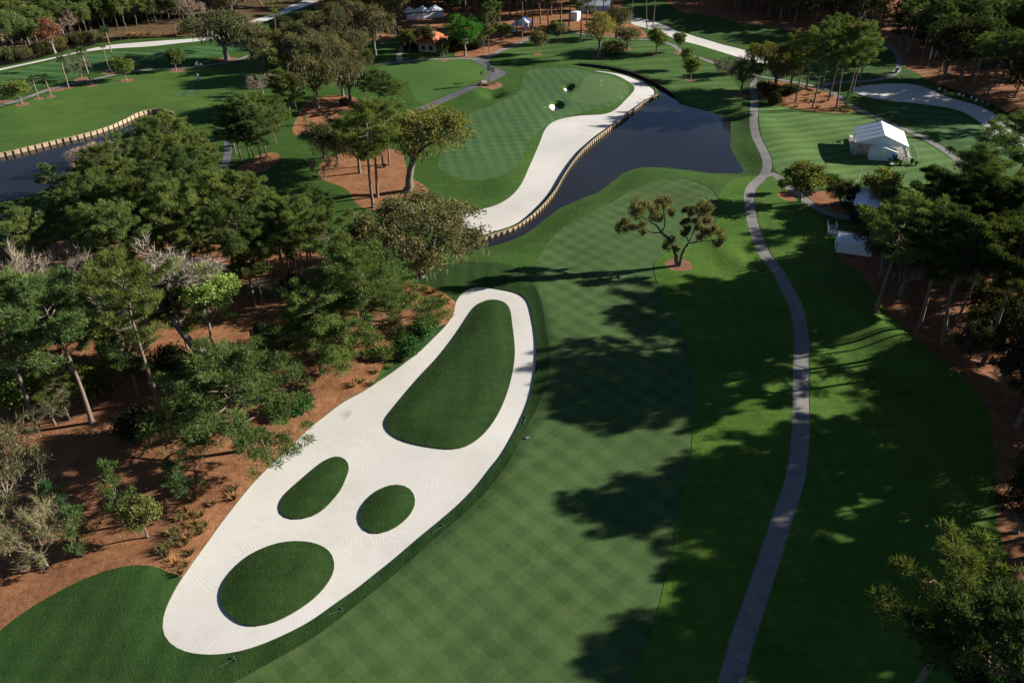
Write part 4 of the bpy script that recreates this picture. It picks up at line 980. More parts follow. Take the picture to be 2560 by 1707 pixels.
scatter("1: 1420,150 1550,170 1700,100 1850,40 2000,-30 2200,-150 1500,-150 1400,0", 30, (('oak_moss', 3), ('oak_shaded', 3), ('wood_tree', 2)), (11, 16), LB2, 'trees above the far white sand', 4.5, 23)
scatter("1: 1930,290 2000,310 2150,280 2352,220 2352,60 2250,100 2100,190 1960,240", 8, (('oak_moss', 3), ('oak_shaded', 2), ('wood_tree', 1)), (8, 11), 'oak in the stand below the far white sand', 'oaks below the far white sand', 5.5, 24)
# around the house and tents, top centre
plant('vivid_tree', 1163, 141, 33, 'vivid green leafy tree right of the tiled house', None, 12.5)
plant('small_grey', 1110, 149, 90, 'small grey tree in front of the tiled house, mulch at its foot', None, 5)
plant('small_olive', 1025, 128, 68, 'small tree at the left front of the tiled house', None, 6.5, 0)
plant('small_grey', 1073, 126, 60, 'thin small tree close to the tiled roof', None, 5.5, 1)
plant('wood_tree', 1208, 128, 48, 'olive tree right of the vivid green tree', None, 6, 0)
plant('pine_mid', 1222, 131, 3, 'slender pine right of the vivid green tree', None, 6, 1)
plant('pine_mid', 1182, 124, 60, 'small stem close behind the vivid green tree', None, 4, 2)
plant('pine_dark', 1305, 95, -70, 'tall dark pine right in front of the open blue and white tent', None, 8, 0)
G = 'small trees on the upper lawn'
for i, (px, py, top, w, k, lb) in enumerate(((1344, 135, 72, 6.5, 'small_grey', 'small grey tree in mulch ring, leftmost on the upper lawn'), (1393, 106, 50, 7, 'small_grey', 'small grey tree in front of the half hidden booth'), (1259, 102, 55, 6.5, 'small_olive', 'small olive tree at the left of the open tent'),
        (1640, 132, 70, 6.8, 'small_tree', 'round green small tree right of the leaning oak'), (1695, 132, 78, 4.2, 'small_tree', 'slim small tree beside the upper path and long sand'), (1726, 201, 140, 5.2, 'small_tree', 'nearest small tree on the striped slope above the lake'), (1715, 175, 114, 4.6, 'small_tree', 'small tree just behind the nearest one on the striped slope'))):
    plant(k, px, py, top, lb, G, w, i)
plant('yellow_oak', 1497, 141, 27, 'yellowish oak on the upper lawn above the canal', None, 10.5)
plant('oak_moss', 1541, 95, 16, 'mossy oak behind the yellowish oak', None, 12, 0)
plant('oak_moss', 1567, 121, 64, 'oak leaning right over the upper path', None, 9, 1)
plant('bush_olive', 1535, 132, 105, 'brushy thicket below the mossy oak', None, 9)
for i, (px, py) in enumerate(((1618, 73), (1632, 69), (1690, 40), (1575, 60))): plant('pine_dark', px, py, -60, 'tall thin pine standing by the long upper sand strip', 'pines by the upper sand strip', 7, i)
stand = []
for i, (px, py) in enumerate(((1250, 62), (1275, 48), (1330, 78), (1352, 60), (1371, 72), (1378, 40), (1402, 62), (1421, 84), (1452, 96), (1466, 70), (1503, 78), (1312, 42), (1442, 34), (1292, 84), (1240, 95), (1530, 70), (1395, 30))):
    stand.append(plant_at('pine_dark' if i % 2 else 'pine', *ground_pt(px, py), 21 + i % 4, 'x', 'tall pines around the top tents'))
ordinal_labels(stand, '{} from the left of the tall pines around the open tent and booths')
LB3 = {'pine_dark': 'tall pine in the wood behind the tents', 'oak_shaded': 'dark oak in the wood behind the tents', 'oak_moss': 'mossy oak in the wood behind the tents', 'wood_tree': 'leafy tree in the wood behind the tents'}
LB3b = {'oak_shaded': 'dark oak in the stand left of the far white screen', 'oak_moss': 'mossy oak in the stand left of the far white screen', 'wood_tree': 'leafy tree in the stand left of the far white screen'}
HOUSE_KEEP = [np.array([(-50, 305), (-20, 305), (-20, 336), (-50, 336)]), np.array([(-54, 364), (-26, 364), (-26, 392), (-54, 392)]), np.array([(-8, 340), (14, 340), (14, 366), (-8, 366)]), np.array([(10, 348), (36, 348), (36, 376), (10, 376)])]
scatter("2: 60,210 450,200 760,190 760,60 700,-140 0,-140", 30, (('oak_moss', 3), ('oak_shaded', 3), ('wood_tree', 1)), (11, 16), LB3b, 'trees around the left tents', 6.0, 31, HOUSE_KEEP)
scatter("2: 760,230 1000,240 1200,200 1560,190 1900,100 1850,-140 700,-140", 56, (('pine_dark', 5), ('oak_shaded', 2.2), ('wood_tree', 1.6)), (17, 25), LB3, 'trees behind the tents', 4.5, 32, HOUSE_KEEP)
scatter("2: 420,330 480,300 520,352 440,362", 5, (('bush_dark', 1),), (6, 9), 'hedge bush in front of the tiled house', 'hedge bushes of the house', 1.6, 33)
for px, py, top in ((1130, 128, 95), (1150, 126, 98), (1168, 122, 90), (1195, 122, 103)): plant('bush_dark', px, py, top, 'dark hedge bush right of the tiled house', 'dark hedge right of the house', 5.5)
# right side, upper wood
LB5 = {'pine': 'tall dark pine in the wood beyond the right bunker', 'oak_shaded': 'dark broad tree in the wood beyond the right bunker'}
LB4 = {'pine_dark': 'tall dark pine in the upper right wood', 'oak_shaded': 'dark broad tree in the upper right wood', 'pine': 'tall pine in the upper right wood'}
scatter("3: 0,60 200,70 480,150 640,160 800,205 900,250 1300,270 1430,260 1560,200 1700,150 1600,-120 -100,-120", 62, (('pine_dark', 7), ('oak_shaded', 2)), (17, 25), LB4, 'trees of the upper right wood', 4.6, 41)
scatter("3: 1430,290 1560,400 1640,480 1760,540 1900,590 2050,650 2200,720 2352,800 2600,900 2600,420 2352,330 2200,290 2050,240 1800,150 1650,150", 34, (('pine', 6), ('oak_shaded', 2.0)), (15, 24), LB5, 'trees of the right hand wood', 5.0, 42, [np.array([(158, 280), (200, 280), (200, 306), (158, 306)])])
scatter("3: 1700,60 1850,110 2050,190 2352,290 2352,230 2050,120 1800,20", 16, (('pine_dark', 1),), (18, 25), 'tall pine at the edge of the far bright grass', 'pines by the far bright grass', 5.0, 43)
# straw bed between lake and upper paths
plant('oak', 1852, 234, 141, 'dark oak beside the path above the lake', None, 9, 3)
plant('bare', 1818, 190, 128, 'leafless tree left of the dark path oak', None, 9, 1)
plant('oak', 1934, 232, 106, 'broad oak in the straw bed right of the path', None, 14, 0)
plant('oak_moss', 1975, 225, 100, 'mossy oak among the straw bed pines', None, 10, 2)
for px, py, top in ((1876, 180, 106), (1908, 178, 100)): plant('yellow_oak', px, py, top, 'yellow green young tree behind the broad straw bed oak', 'young trees behind the straw bed', 5.5)
G = 'pines of the straw bed right of the path'; stand = []
for i, (px, py, top) in enumerate(((1989, 256, 72), (2031, 271, 60), (2071, 252, 48), (2091, 269, 70), (2113, 270, 62), (2055, 215, 40), (2130, 235, 75), (2015, 222, 90), (2150, 215, 95))):
    stand.append(plant('pine', px, py, top, 'x', G, 9.5, i))
ordinal_labels(stand, '{} from the left of the tall pines in the straw bed above the pavilion')
for px, py, top, w in ((1927, 240, 208, 6), (1974, 234, 212, 6), (1934, 262, 232, 4), (1905, 225, 205, 4)): plant('bush_dark', px, py, top, 'dark round bush in the straw bed right of the path', 'bushes of the straw bed', w)
plant('pine_young', 2113, 274, 232, 'young pine at the right tip of the straw bed')
for px, py in P("3: 690,705 730,720 790,735 860,690 880,650 900,700 940,740 980,700 1050,760 1110,760 1150,765 950,640 1030,660"):
    x, y = ground_pt(px, py); plant_at('tuft', x, y, 1.3, 'grass tuft in the straw bed right of the path', 'tufts in the straw bed', None, 1.3)
# trees between pavilion and the small tents
plant('small_olive', 2000, 505, 400, 'green tree on the straw beside the forking path', None, 8, 0)
plant('small_tree', 2066, 475, 432, 'small tree right of the tree by the forking path', None, 4.2, 1)
plant('small_tree', 1956, 481, 444, 'smallest tree at the left tip of the straw beside the fork', None, 2.8, 2)
plant('oak_shaded', 2098, 512, 448, 'dark shrubby oak left of the black sided tent', None, 6.5, 0)
plant('small_olive', 2190, 525, 428, 'olive oak hiding the black sided tent', None, 8.5, 1)
plant('small_olive', 2240, 545, 470, 'low olive oak right of the black sided tent', None, 7, 0)
G = 'dark oaks at the head of the right wood'; stand = []
for i, (px, py, top, w) in enumerate(((2200, 690, 545, 12), (2250, 740, 545, 12), (2290, 700, 520, 11), (2235, 640, 500, 11), (2310, 650, 505, 10))):
    stand.append(plant('oak_shaded', px, py, top, 'x', G, w, i))
ordinal_labels(stand, '{} from the left of the dark oaks beside the small gable tent')
plant('pine_umbrella', 2345, 640, 335, 'umbrella crowned pine rising above the right wood', None, 12.5, 0)
G = 'tall pines at the head of the right wood'; stand = []
for i, (px, py, top) in enumerate(((2325, 640, 470), (2360, 650, 455), (2372, 655, 490), (2415, 660, 470), (2425, 655, 500), (2450, 700, 460), (2480, 720, 450), (2515, 690, 440), (2545, 730, 440), (2600, 760, 430), (2440, 780, 520), (2388, 815, 540), (2520, 830, 500), (2560, 650, 430))):
    stand.append(plant('pine_dark' if i % 2 else 'pine_open', px, py, top, 'x', G, 7.0, i))
ordinal_labels(stand, '{} from the left of the tall pines below the umbrella pine')
# right wood along the near lawn: dark broadleaves inside, tall pines whose shadows cross the lawn
G = 'trees of the near right wood'; stand = []
for i, (px, py, h, k) in enumerate(((2480, 830, 9, 'oak_shaded'), (2530, 900, 11, 'oak_shaded'), (2420, 905, 8, 'oak_shaded'), (2560, 1010, 10, 'oak_shaded'), (2600, 1120, 10, 'oak_shaded'), (2580, 1240, 9, 'oak_shaded'), (2640, 960, 12, 'oak_shaded'), (2620, 850, 12, 'oak_shaded'), (2540, 1330, 9, 'oak_shaded'), (2550, 960, 9, 'oak_shaded'), (2500, 960, 8, 'oak_shaded'), (2660, 1080, 11, 'oak_shaded'), (2600, 1400, 9, 'oak_shaded'), (2455, 870, 9, 'oak_shaded'), (2510, 780, 10, 'oak_shaded'), (2440, 800, 9, 'oak_shaded'))):
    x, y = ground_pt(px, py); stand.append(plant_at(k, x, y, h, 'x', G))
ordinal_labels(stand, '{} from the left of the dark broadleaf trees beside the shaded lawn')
plant_by_top('pine_open', 2450, 1375, 24.0, 'sunlit pine crown in the lower right corner', None, 1.25, 1)
plant_by_top('pine_dark', 2560, 1500, 24.0, 'dark pine crown cut by the right edge at the lower corner', None, 1.1, 1)
G = 'tall pines along the near right wood'
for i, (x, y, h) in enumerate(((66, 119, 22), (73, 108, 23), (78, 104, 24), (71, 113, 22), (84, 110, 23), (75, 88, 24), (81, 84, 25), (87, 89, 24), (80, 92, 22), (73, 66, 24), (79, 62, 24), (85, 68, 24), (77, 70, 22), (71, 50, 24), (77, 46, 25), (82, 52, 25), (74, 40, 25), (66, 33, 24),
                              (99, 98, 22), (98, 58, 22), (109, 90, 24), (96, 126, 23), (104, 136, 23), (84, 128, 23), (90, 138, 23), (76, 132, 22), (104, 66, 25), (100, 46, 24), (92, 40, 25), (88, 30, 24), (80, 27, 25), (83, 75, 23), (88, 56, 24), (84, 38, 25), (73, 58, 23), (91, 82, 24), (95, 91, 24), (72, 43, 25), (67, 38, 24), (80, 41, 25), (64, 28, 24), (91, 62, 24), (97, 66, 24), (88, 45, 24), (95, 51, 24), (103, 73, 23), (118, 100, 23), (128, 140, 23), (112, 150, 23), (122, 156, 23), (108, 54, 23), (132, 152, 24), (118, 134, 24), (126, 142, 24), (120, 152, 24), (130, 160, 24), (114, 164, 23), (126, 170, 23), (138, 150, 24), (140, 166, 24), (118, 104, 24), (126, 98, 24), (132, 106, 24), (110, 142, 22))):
    plant_at('pine_dark' if i % 4 else 'pine', x, y, h, 'tall pine in the wood along the right edge of the near lawn', G, None, 1.15)  # rows out of view are added to shade the straw and lawn

# the twisted twin-stemmed oak on the fairway: limbs read from the picture, set at their own depth
def twisted_oak():
    bx, by = ground_pt(1697, 664); bz = gz(bx, by); r = np.random.default_rng(77); T, C, S = Geo(), Geo(), Geo()
    k = 2352 / 360.0
    def w(zx, zy, dy=0.0):
        p = on_plane(1500 + zx / k, 460 + zy / k, by + dy); return np.array([p.x - bx, p.y - by, p.z - bz])
    limbs = [([(1250, 1330, 0), (1245, 1200, 0), (1235, 1100, 0.1), (1180, 960, 0.3), (1090, 865, 0.5), (1000, 785, 0.6)], .42, .30), ([(1000, 790, 0.6), (1060, 690, 1.0), (1050, 560, 1.5), (1040, 430, 1.8), (1070, 300, 2.0)], .2, .06), ([(1000, 785, 0.6), (930, 690, 0.2), (860, 640, -0.1), (780, 590, -0.6), (700, 540, -1), (650, 420, -1.3)], .2, .06),
             ([(985, 795, 0.6), (880, 800, 1.2), (810, 770, 1.6), (740, 730, 2.0), (600, 700, 2.4), (450, 700, 2.6), (330, 720, 2.8)], .18, .05), ([(1300, 1335, 0), (1340, 1150, -0.1), (1390, 1040, -0.3), (1450, 960, -0.5)], .38, .28), ([(1450, 960, -0.5), (1500, 870, 0), (1540, 740, 0.6), (1590, 640, 1.1), (1620, 480, 1.6), (1690, 370, 2.0)], .2, .05),
             ([(1450, 960, -0.5), (1540, 960, -0.9), (1620, 890, -1.3), (1740, 800, -1.7), (1850, 780, -2)], .17, .05), ([(1540, 960, -0.9), (1680, 930, -1.4), (1800, 935, -1.6), (1950, 900, -1.8), (1995, 850, -1.9)], .12, .04), ([(1440, 940, -0.4), (1400, 840, 0.4), (1400, 740, 0.9), (1390, 640, 1.2), (1365, 600, 1.3)], .13, .04), ([(1590, 640, 1.1), (1700, 600, 1.6), (1810, 590, 1.9)], .08, .03), ([(1180, 960, .3), (1130, 990, -.5), (1100, 1030, -.9)], .12, .04), ([(880, 800, 1.2), (870, 680, 1.4)], .1, .06)]
    for pts, r0, r1 in limbs:
        q = spline([w(*p) for p in pts], False, 0.35) if False else np.array([w(*p) for p in pts])
        t = np.linspace(0, 1, len(q)); tt = np.linspace(0, 1, len(q) * 3); q = np.stack([np.interp(tt, t, q[:, i]) for i in range(3)], 1); q[1:-1] += r.normal(size=(len(q) - 2, 3)) * 0.04
        T.tube(q, np.linspace(r0, r1, len(q)), 8)
    for zx, zy, rr, dy in ((600, 300, 90, -1), (700, 400, 120, -1.2), (560, 430, 90, -1.4), (800, 350, 80, -.6), (640, 500, 90, -1), (330, 720, 80, 2.7), (450, 680, 100, 2.6), (560, 690, 90, 2.3), (690, 680, 80, 2), (400, 620, 60, 2.6), (700, 790, 50, 2), (1000, 280, 90, 1.9), (1120, 260, 80, 2.2), (1050, 350, 70, 1.9), (1150, 470, 65, 1.6), (930, 420, 80, .4), (950, 560, 70, .6), (890, 540, 80, 0), (860, 450, 60, -.3),
                           (1130, 930, 90, .2), (1120, 1010, 85, -.8), (1240, 1055, 60, -.3), (1700, 330, 100, 2), (1600, 400, 110, 1.6), (1780, 400, 90, 2.1), (1520, 430, 70, 1.3), (1700, 480, 80, 1.8), (1580, 580, 70, 1), (1720, 590, 60, 1.7), (1810, 590, 60, 2), (1390, 420, 50, 1.3), (1420, 600, 50, 1.2), (1420, 720, 60, .8), (1380, 790, 60, .4), (1600, 700, 50, .8), (1680, 750, 80, -1), (1780, 800, 90, -1.8),
                           (1860, 740, 60, -2), (1650, 860, 60, -1.4), (1980, 820, 80, -1.9), (1900, 950, 80, -1.7), (2000, 940, 70, -1.8), (1350, 630, 35, 1.3), (1480, 500, 45, 1.3)):
        R = rr / 80.0 * 1.12; c0 = w(zx, zy, dy)
        for j in range(7):
            c = c0 + unit(r, 1)[0] * R * 0.62; clump_leaves(C, c, R * 0.5, 62, r, 0.32, 0.18, 0.9)
            if r.uniform() < 0.5:
                n = 4; S.blades(c + r.normal(size=(n, 3)) * 0.3, np.tile([0, 0, -1.0], (n, 1)) + r.normal(size=(n, 3)) * 0.12, r.uniform(0.5, 1.2, n), 0.16, r, r.uniform(0.8, 1.2, n))
    e = new_obj('oak_tree', None, None, (bx, by, bz)); e.empty_display_size = 0.5
    new_obj('trunk', T.mesh('twisted_trunk', M['oak_bark'], True), e); new_obj('crown', C.mesh('twisted_crown', M['twisted_leaf']), e); new_obj('hanging_moss', S.mesh('twisted_moss', M['moss']), e)['kind'] = 'stuff'
    tag(e, 'twisted twin stemmed oak in a mulch ring at the fairway edge', 'tree')
twisted_oak()

# far woods that read as one mass behind the rows one can count
far_mass('distant_wood', "3: -60,30 480,110 800,180 1300,230 1650,180 1900,-60 1500,-200 -100,-200", 120, ['pine_dark', 'oak_shaded'], (16, 24), 'dark mass of wood along the upper right edge', 4.0, 51)
far_mass('distant_wood', "3: 1500,330 1700,450 1900,540 2200,660 2352,740 2700,900 2900,500 2352,360 2050,260 1800,180 1600,210", 24, ['pine_dark', 'oak_shaded'], (15, 23), 'shaded mass of wood beyond the right bunker', 5.5, 52, [np.array([(158, 280), (200, 280), (200, 306), (158, 306)])])
far_mass('distant_wood', "2: 0,120 450,150 760,130 1200,110 1560,90 1900,40 1950,-200 -50,-200", 110, ['pine_dark', 'oak_shaded'], (15, 23), 'dark mass of wood along the top edge behind the tents', 4.0, 53, HOUSE_KEEP)
far_mass('distant_wood', "1: -200,200 400,140 1000,40 1400,-20 1900,-30 2300,-100 2300,-200 -400,-200", 110, ['wood_tree', 'oak_shaded'], (13, 18), 'mass of wood along the upper left edge', 4.0, 54)
# ---------------------------------------------------------------- built things
M['tent'] = plain('white_tent_fabric', (0.80, 0.81, 0.83), 0.6, 0.04, 0.8, 0.3)
M['white'] = plain('white_paint', (0.78, 0.78, 0.77), 0.5, 0.05, 1.5)
M['seam_shade'] = plain('seam_and_shaded_tent', (0.45, 0.50, 0.58), 0.6, 0.1)
M['blue'] = plain('blue_fabric', (0.035, 0.085, 0.26), 0.6, 0.12)
M['skyblue'] = plain('light_blue_print', (0.16, 0.36, 0.68), 0.5, 0.08)
M['black'] = plain('black_screen', (0.012, 0.013, 0.016), 0.8, 0.2)
M['deck'] = plain('weathered_deck', (0.32, 0.29, 0.25), 0.85, 0.3, 1.5, 0.2, 0.02)
M['rail'] = plain('galvanised_rail', (0.55, 0.57, 0.58), 0.45, 0.08)
M['timber'] = plain('bulkhead_timber', (0.40, 0.30, 0.185), 0.85, 0.3, 1.2, 0.2, 0.03)
M['pile'] = plain('weathered_pile', (0.20, 0.155, 0.105), 0.9, 0.35, 2.0, 0.2, 0.03)
M['darktimber'] = plain('wet_dark_timber', (0.060, 0.048, 0.036), 0.85, 0.35, 1.5, 0.2, 0.03)
M['stucco'] = plain('cream_stucco', (0.52, 0.44, 0.33), 0.9, 0.12, 1.0, 0.2, 0.01)
M['glass'] = plain('dark_glass', (0.02, 0.025, 0.03), 0.08, 0.2, 0.5, 0.6)
M['frame'] = plain('dark_frame', (0.05, 0.045, 0.04), 0.6)
M['tyre'] = plain('tyre_rubber', (0.02, 0.02, 0.02), 0.85)
M['seat'] = plain('tan_seat', (0.42, 0.33, 0.22), 0.6)
M['yellow'] = plain('yellow_flag', (0.75, 0.55, 0.03), 0.6)
M['skin'] = plain('skin', (0.50, 0.30, 0.21), 0.6)
M['shirt'] = plain('pale_blue_shirt', (0.30, 0.44, 0.60), 0.8)
M['stone'] = plain('pale_stone', (0.62, 0.57, 0.44), 0.85, 0.15)
M['van'] = plain('white_van_paint', (0.62, 0.64, 0.66), 0.25, 0.04)
M['darkbox'] = plain('dark_container', (0.028, 0.036, 0.052), 0.6, 0.2)
M['rake'] = plain('rake_handle', (0.10, 0.11, 0.10), 0.6)
M['terracotta'] = plain('terracotta', (0.34, 0.13, 0.06), 0.8)
def tile_mat():
    g = NT('clay_roof_tiles')
    a = g.noise(1.6, 3.0, 0.6); b = g.noise(6.0, 2.0, 0.7)
    s = g.math('SINE', g.math('MULTIPLY', g.dot(g.pos(), (0.94, -0.34, 0.0)), 18.0))
    f = g.math('MULTIPLY_ADD', a, 0.6, g.math('MULTIPLY', b, 0.4))
    col = g.ramp(f, ((0.3, (0.30, 0.085, 0.040)), (0.7, (0.52, 0.18, 0.085))))
    g.bump(g.math('MULTIPLY_ADD', s, 0.4, b), 0.6, 0.08)
    return g.done(col, 0.85, 0.2)
M['tiles'] = tile_mat()

_cache = {}
def box_mesh(sx, sy, sz, mk, bev=0.0):
    k = (round(sx, 3), round(sy, 3), round(sz, 3), mk)
    if k not in _cache:
        x, y, z = sx / 2, sy / 2, sz; V = [(a * x, b * y, c * z) for c in (0, 1) for a, b in ((-1, -1), (1, -1), (1, 1), (-1, 1))]
        F = [(0, 2, 1), (0, 3, 2), (4, 5, 6), (4, 6, 7), (0, 1, 5), (0, 5, 4), (1, 2, 6), (1, 6, 5), (2, 3, 7), (2, 7, 6), (3, 0, 4), (3, 4, 7)]
        _cache[k] = mesh_np('box_' + mk, V, F, (M[mk],))
    return _cache[k]
def box(name, par, size, loc, mk, rz=0.0):
    return new_obj(name, box_mesh(*size, mk), par, loc, rz)
def cyl_mesh(r0, r1, h, mk, n=10):
    k = ('c', r0, r1, round(h, 3), mk, n)
    if k not in _cache:
        a = [2 * math.pi * i / n for i in range(n)]
        V = [(r0 * math.cos(t), r0 * math.sin(t), 0) for t in a] + [(r1 * math.cos(t), r1 * math.sin(t), h) for t in a] + [(0, 0, 0), (0, 0, h)]
        F = []
        for i in range(n):
            j = (i + 1) % n; F += [(i, j, n + j), (i, n + j, n + i), (2 * n, j, i), (2 * n + 1, n + i, n + j)]
        _cache[k] = mesh_np('cyl_' + mk, V, F, (M[mk],))
    return _cache[k]
def poly(name, par, V, F, mk, loc=None, rz=None):
    T_ = []
    for f in F: T_ += [(f[0], f[i], f[i + 1]) for i in range(1, len(f) - 1)]
    return new_obj(name, mesh_np(name, V, T_, (M[mk],)), par, loc, rz)
def slab(name, par, q, mk, th=0.06):
    """a sheet with thickness on the corner points q"""
    q = [np.array(p, float) for p in q]; n = np.cross(q[1] - q[0], q[2] - q[0]); n = n / np.linalg.norm(n) * th; k = len(q)
    V = q + [p - n for p in q]
    F = [tuple(range(k)), tuple(range(2 * k - 1, k - 1, -1))] + [((i + 1) % k, i, k + i, k + (i + 1) % k) for i in range(k)]
    return poly(name, par, V, F, mk)
def bar(name, par, a, b, r, mk, n=6):
    g = Geo(); g.tube([a, b], [r, r], n); k = g.n
    return new_obj(name, g.mesh(name, M[mk], True), par)
def root(name, x, y, rz, label, cat, group=None, z=None):
    o = new_obj(name, None, None, (x, y, gz(x, y) if z is None else z), rz); o.empty_display_size = 0.5
    return tag(o, label, cat, group)
def railing(par, a, b, h, mk='rail', post=1.6, name='railing'):
    a, b = np.array(a, float), np.array(b, float); n = max(1, int(np.linalg.norm(b - a) / post)); g = Geo()
    for i in range(n + 1):
        p = a + (b - a) * i / n; g.tube([p, p + [0, 0, h]], [0.035, 0.035], 5)
    for k in (1.0, 0.66, 0.33): g.tube([a + [0, 0, h * k], b + [0, 0, h * k]], [0.03, 0.03], 5)
    return new_obj(name, g.mesh(name, M[mk]), par)

# --- big pavilion
R17 = math.radians(-17.0)
pv = root('pavilion_tent', 92.3, 200.7, R17, 'large white gable pavilion on a deck on the striped lawn', 'tent')
W_, D_, EH, RH, DZ = 12.65, 12.8, 3.8, 6.2, 0.75
for i in range(11):
    for j in range(5):
        box('deck_panel', pv, (1.21, 2.42, 0.07), (-0.3 + i * 1.24, 2.2 + j * 2.46, DZ - 0.07), 'deck')
box('deck_skirt', pv, (13.6, 0.06, DZ - 0.08), (5.9, 0.93, 0), 'deck'); box('deck_skirt', pv, (0.06, 12.3, DZ - 0.08), (-0.95, 7.15, 0), 'deck')
for i in range(5):
    for x in (0.08, W_ - 0.08):
        box('post', pv, (0.14, 0.14, EH), (x, 0.1 + i * (D_ - 0.2) / 4, 0), 'white')
for i in range(4):
    y0, y1 = i * D_ / 4 + 0.03, (i + 1) * D_ / 4 - 0.03
    for s in (0, 1):
        xe = -0.15 if s == 0 else W_ + 0.15; q = [(xe, y0, EH), (xe, y1, EH), (W_ / 2, y1, RH), (W_ / 2, y0, RH)]
        slab('roof_panel', pv, q if s else q[::-1], 'tent', 0.05)
for i in range(5):
    y = i * D_ / 4
    for s in (0, 1): bar('rafter', pv, (0 if s == 0 else W_, y, EH + 0.02), (W_ / 2, y, RH + 0.02), 0.05, 'seam_shade')
for y in (-0.02, D_ - 0.02): slab('gable_end', pv, [(0, y, EH - 0.25), (W_, y, EH - 0.25), (W_, y, EH), (W_ / 2, y, RH - 0.04), (0, y, EH)], 'tent', 0.04)
for x in (0.0, W_): slab('valance', pv, [(x, 0.1, EH - 0.25), (x, D_ - 0.1, EH - 0.25), (x, D_ - 0.1, EH - 0.02), (x, 0.1, EH - 0.02)], 'tent', 0.03)
ax0, ax1, ay0, ay1, ae, ar = 3.5, 9.9, -2.15, 0.85, 2.75, 3.75
am = (ax0 + ax1) / 2
slab('annex_roof', pv, [(am, ay0, ar), (am, ay1, ar), (ax0 - .08, ay1, ae), (ax0 - .08, ay0, ae)], 'tent'); slab('annex_roof', pv, [(ax1 + .08, ay0, ae), (ax1 + .08, ay1, ae), (am, ay1, ar), (am, ay0, ar)], 'tent')
slab('annex_wall', pv, [(ax0, ay0, 0), (am - .02, ay0, 0), (am - .02, ay0, ar - .05), (ax0, ay0, ae - .02)], 'tent', .04); slab('annex_wall', pv, [(am + .02, ay0, 0), (ax1, ay0, 0), (ax1, ay0, ae - .02), (am + .02, ay0, ar - .05)], 'tent', .04)
slab('annex_wall', pv, [(ax0, ay1, 0), (ax0, ay0 + .05, 0), (ax0, ay0 + .05, ae - .05), (ax0, ay1, ae - .05)], 'tent', .04); slab('annex_wall', pv, [(ax1, ay0 + .05, 0), (ax1, ay1, 0), (ax1, ay1, ae - .05), (ax1, ay0 + .05, ae - .05)], 'tent', .04)
railing(pv, (-0.9, 1.0, DZ), (-0.9, 13.2, DZ), 1.05, 'white'); railing(pv, (-0.9, 1.0, DZ), (3.2, 1.0, DZ), 1.05, 'white'); railing(pv, (-0.9, 13.3, DZ), (13.2, 13.3, DZ), 1.05, 'white')
for i in range(6):                       # stepped stand on the right side
    for j in range(4): box('step_panel', pv, (0.42, 3.0, 0.08), (13.65 + i * 0.44, 2.3 + j * 3.05, DZ - 0.12 * (i + 1)), 'deck')
railing(pv, (16.1, 0.9, 0.05), (16.1, 12.9, 0.05), 0.95, 'rail'); railing(pv, (13.35, -2.2, 0.1), (13.35, 4.5, DZ), 1.0, 'white'); railing(pv, (10.2, -2.4, 0.1), (10.2, 0.8, DZ), 1.0, 'white')
for i in range(6): box('walkway_panel', pv, (2.9, 0.55, 0.08), (11.75, -2.3 + i * 0.58, 0.05 + 0.1 * i), 'deck')
def local(par, x, y):
    c, s = math.cos(par.rotation_euler[2]), math.sin(par.rotation_euler[2]); return par.location[0] + c * x - s * y, par.location[1] + s * x + c * y
for i, (lx, ly) in enumerate(((-0.35, 4.0), (-0.35, 7.2), (-0.35, 11.8))):
    x, y = local(pv, lx, ly); t = root('balcony_table', x, y, R17, ('front', 'middle', 'rear')[i] + ' white table on the left balcony of the big pavilion', 'table', 'balcony tables', pv.location[2] + DZ)
    box('table_top', t, (0.75, 1.5, 0.05), (0, 0, 0.72), 'white')
    for a in (-1, 1):
        for b in (-1, 1): box('leg', t, (0.05, 0.05, 0.72), (a * 0.32, b * 0.68, 0), 'white')
x, y = local(pv, 9.55, -2.75); t = root('sign_board', x, y, R17 + 0.1, 'dark blue sign board leaning at the front corner of the pavilion', 'sign')
box('panel', t, (1.35, 0.08, 2.1), (0, 0, 0.12), 'blue'); box('stripe', t, (1.1, 0.012, 0.16), (0, -0.047, 1.85), 'white'); box('foot', t, (0.08, 0.6, 0.1), (-0.5, 0, 0), 'frame'); box('foot', t, (0.08, 0.6, 0.1), (0.5, 0, 0), 'frame')
for i, (lx, ly, h) in enumerate(((8.6, -3.6, 1.5), (10.4, -3.3, 1.3), (11.0, -4.1, 1.2), (13.9, -3.0, 1.6), (15.0, -3.4, 1.0))):
    x, y = local(pv, lx, ly); t = root('potted_plant', x, y, i * 1.3, ('potted plant left of the blue sign', 'potted plant right of the blue sign', 'potted plant nearest the camera by the walkway', 'tall potted plant right of the walkway', 'low flowering pot at the far right of the walkway')[i], 'potted plant', 'pots at the pavilion front')
    new_obj('pot', cyl_mesh(0.24, 0.32, 0.45, 'terracotta'), t)
    f = new_obj('foliage', PROTO['shrub'][i % 3][1][1][1], t, (0, 0, 0.42)); f.scale = (0.3, 0.3, h / 3.2)
x, y = local(pv, 8.9, -5.3); t = root('low_table', x, y, R17, 'small white topped stand on the lawn in front of the pavilion', 'stand')
box('top', t, (0.9, 0.6, 0.05), (0, 0, 0.55), 'white'); box('leg', t, (0.05, 0.5, 0.55), (-0.4, 0, 0), 'rail'); box('leg', t, (0.05, 0.5, 0.55), (0.4, 0, 0), 'rail')
g = Geo(); pp = [ground_pt(*p) for p in ((2156, 423), (2150, 436), (2143, 450), (2137, 461), (2131, 470))]; g.tube([(a, b, gz(a, b) + 0.05) for a, b in pp], [0.03] * 5, 5)
tag(new_obj('ground_cable', g.mesh('cable', M['rail'])), 'thin pale cable running over the lawn from the pavilion', 'cable')

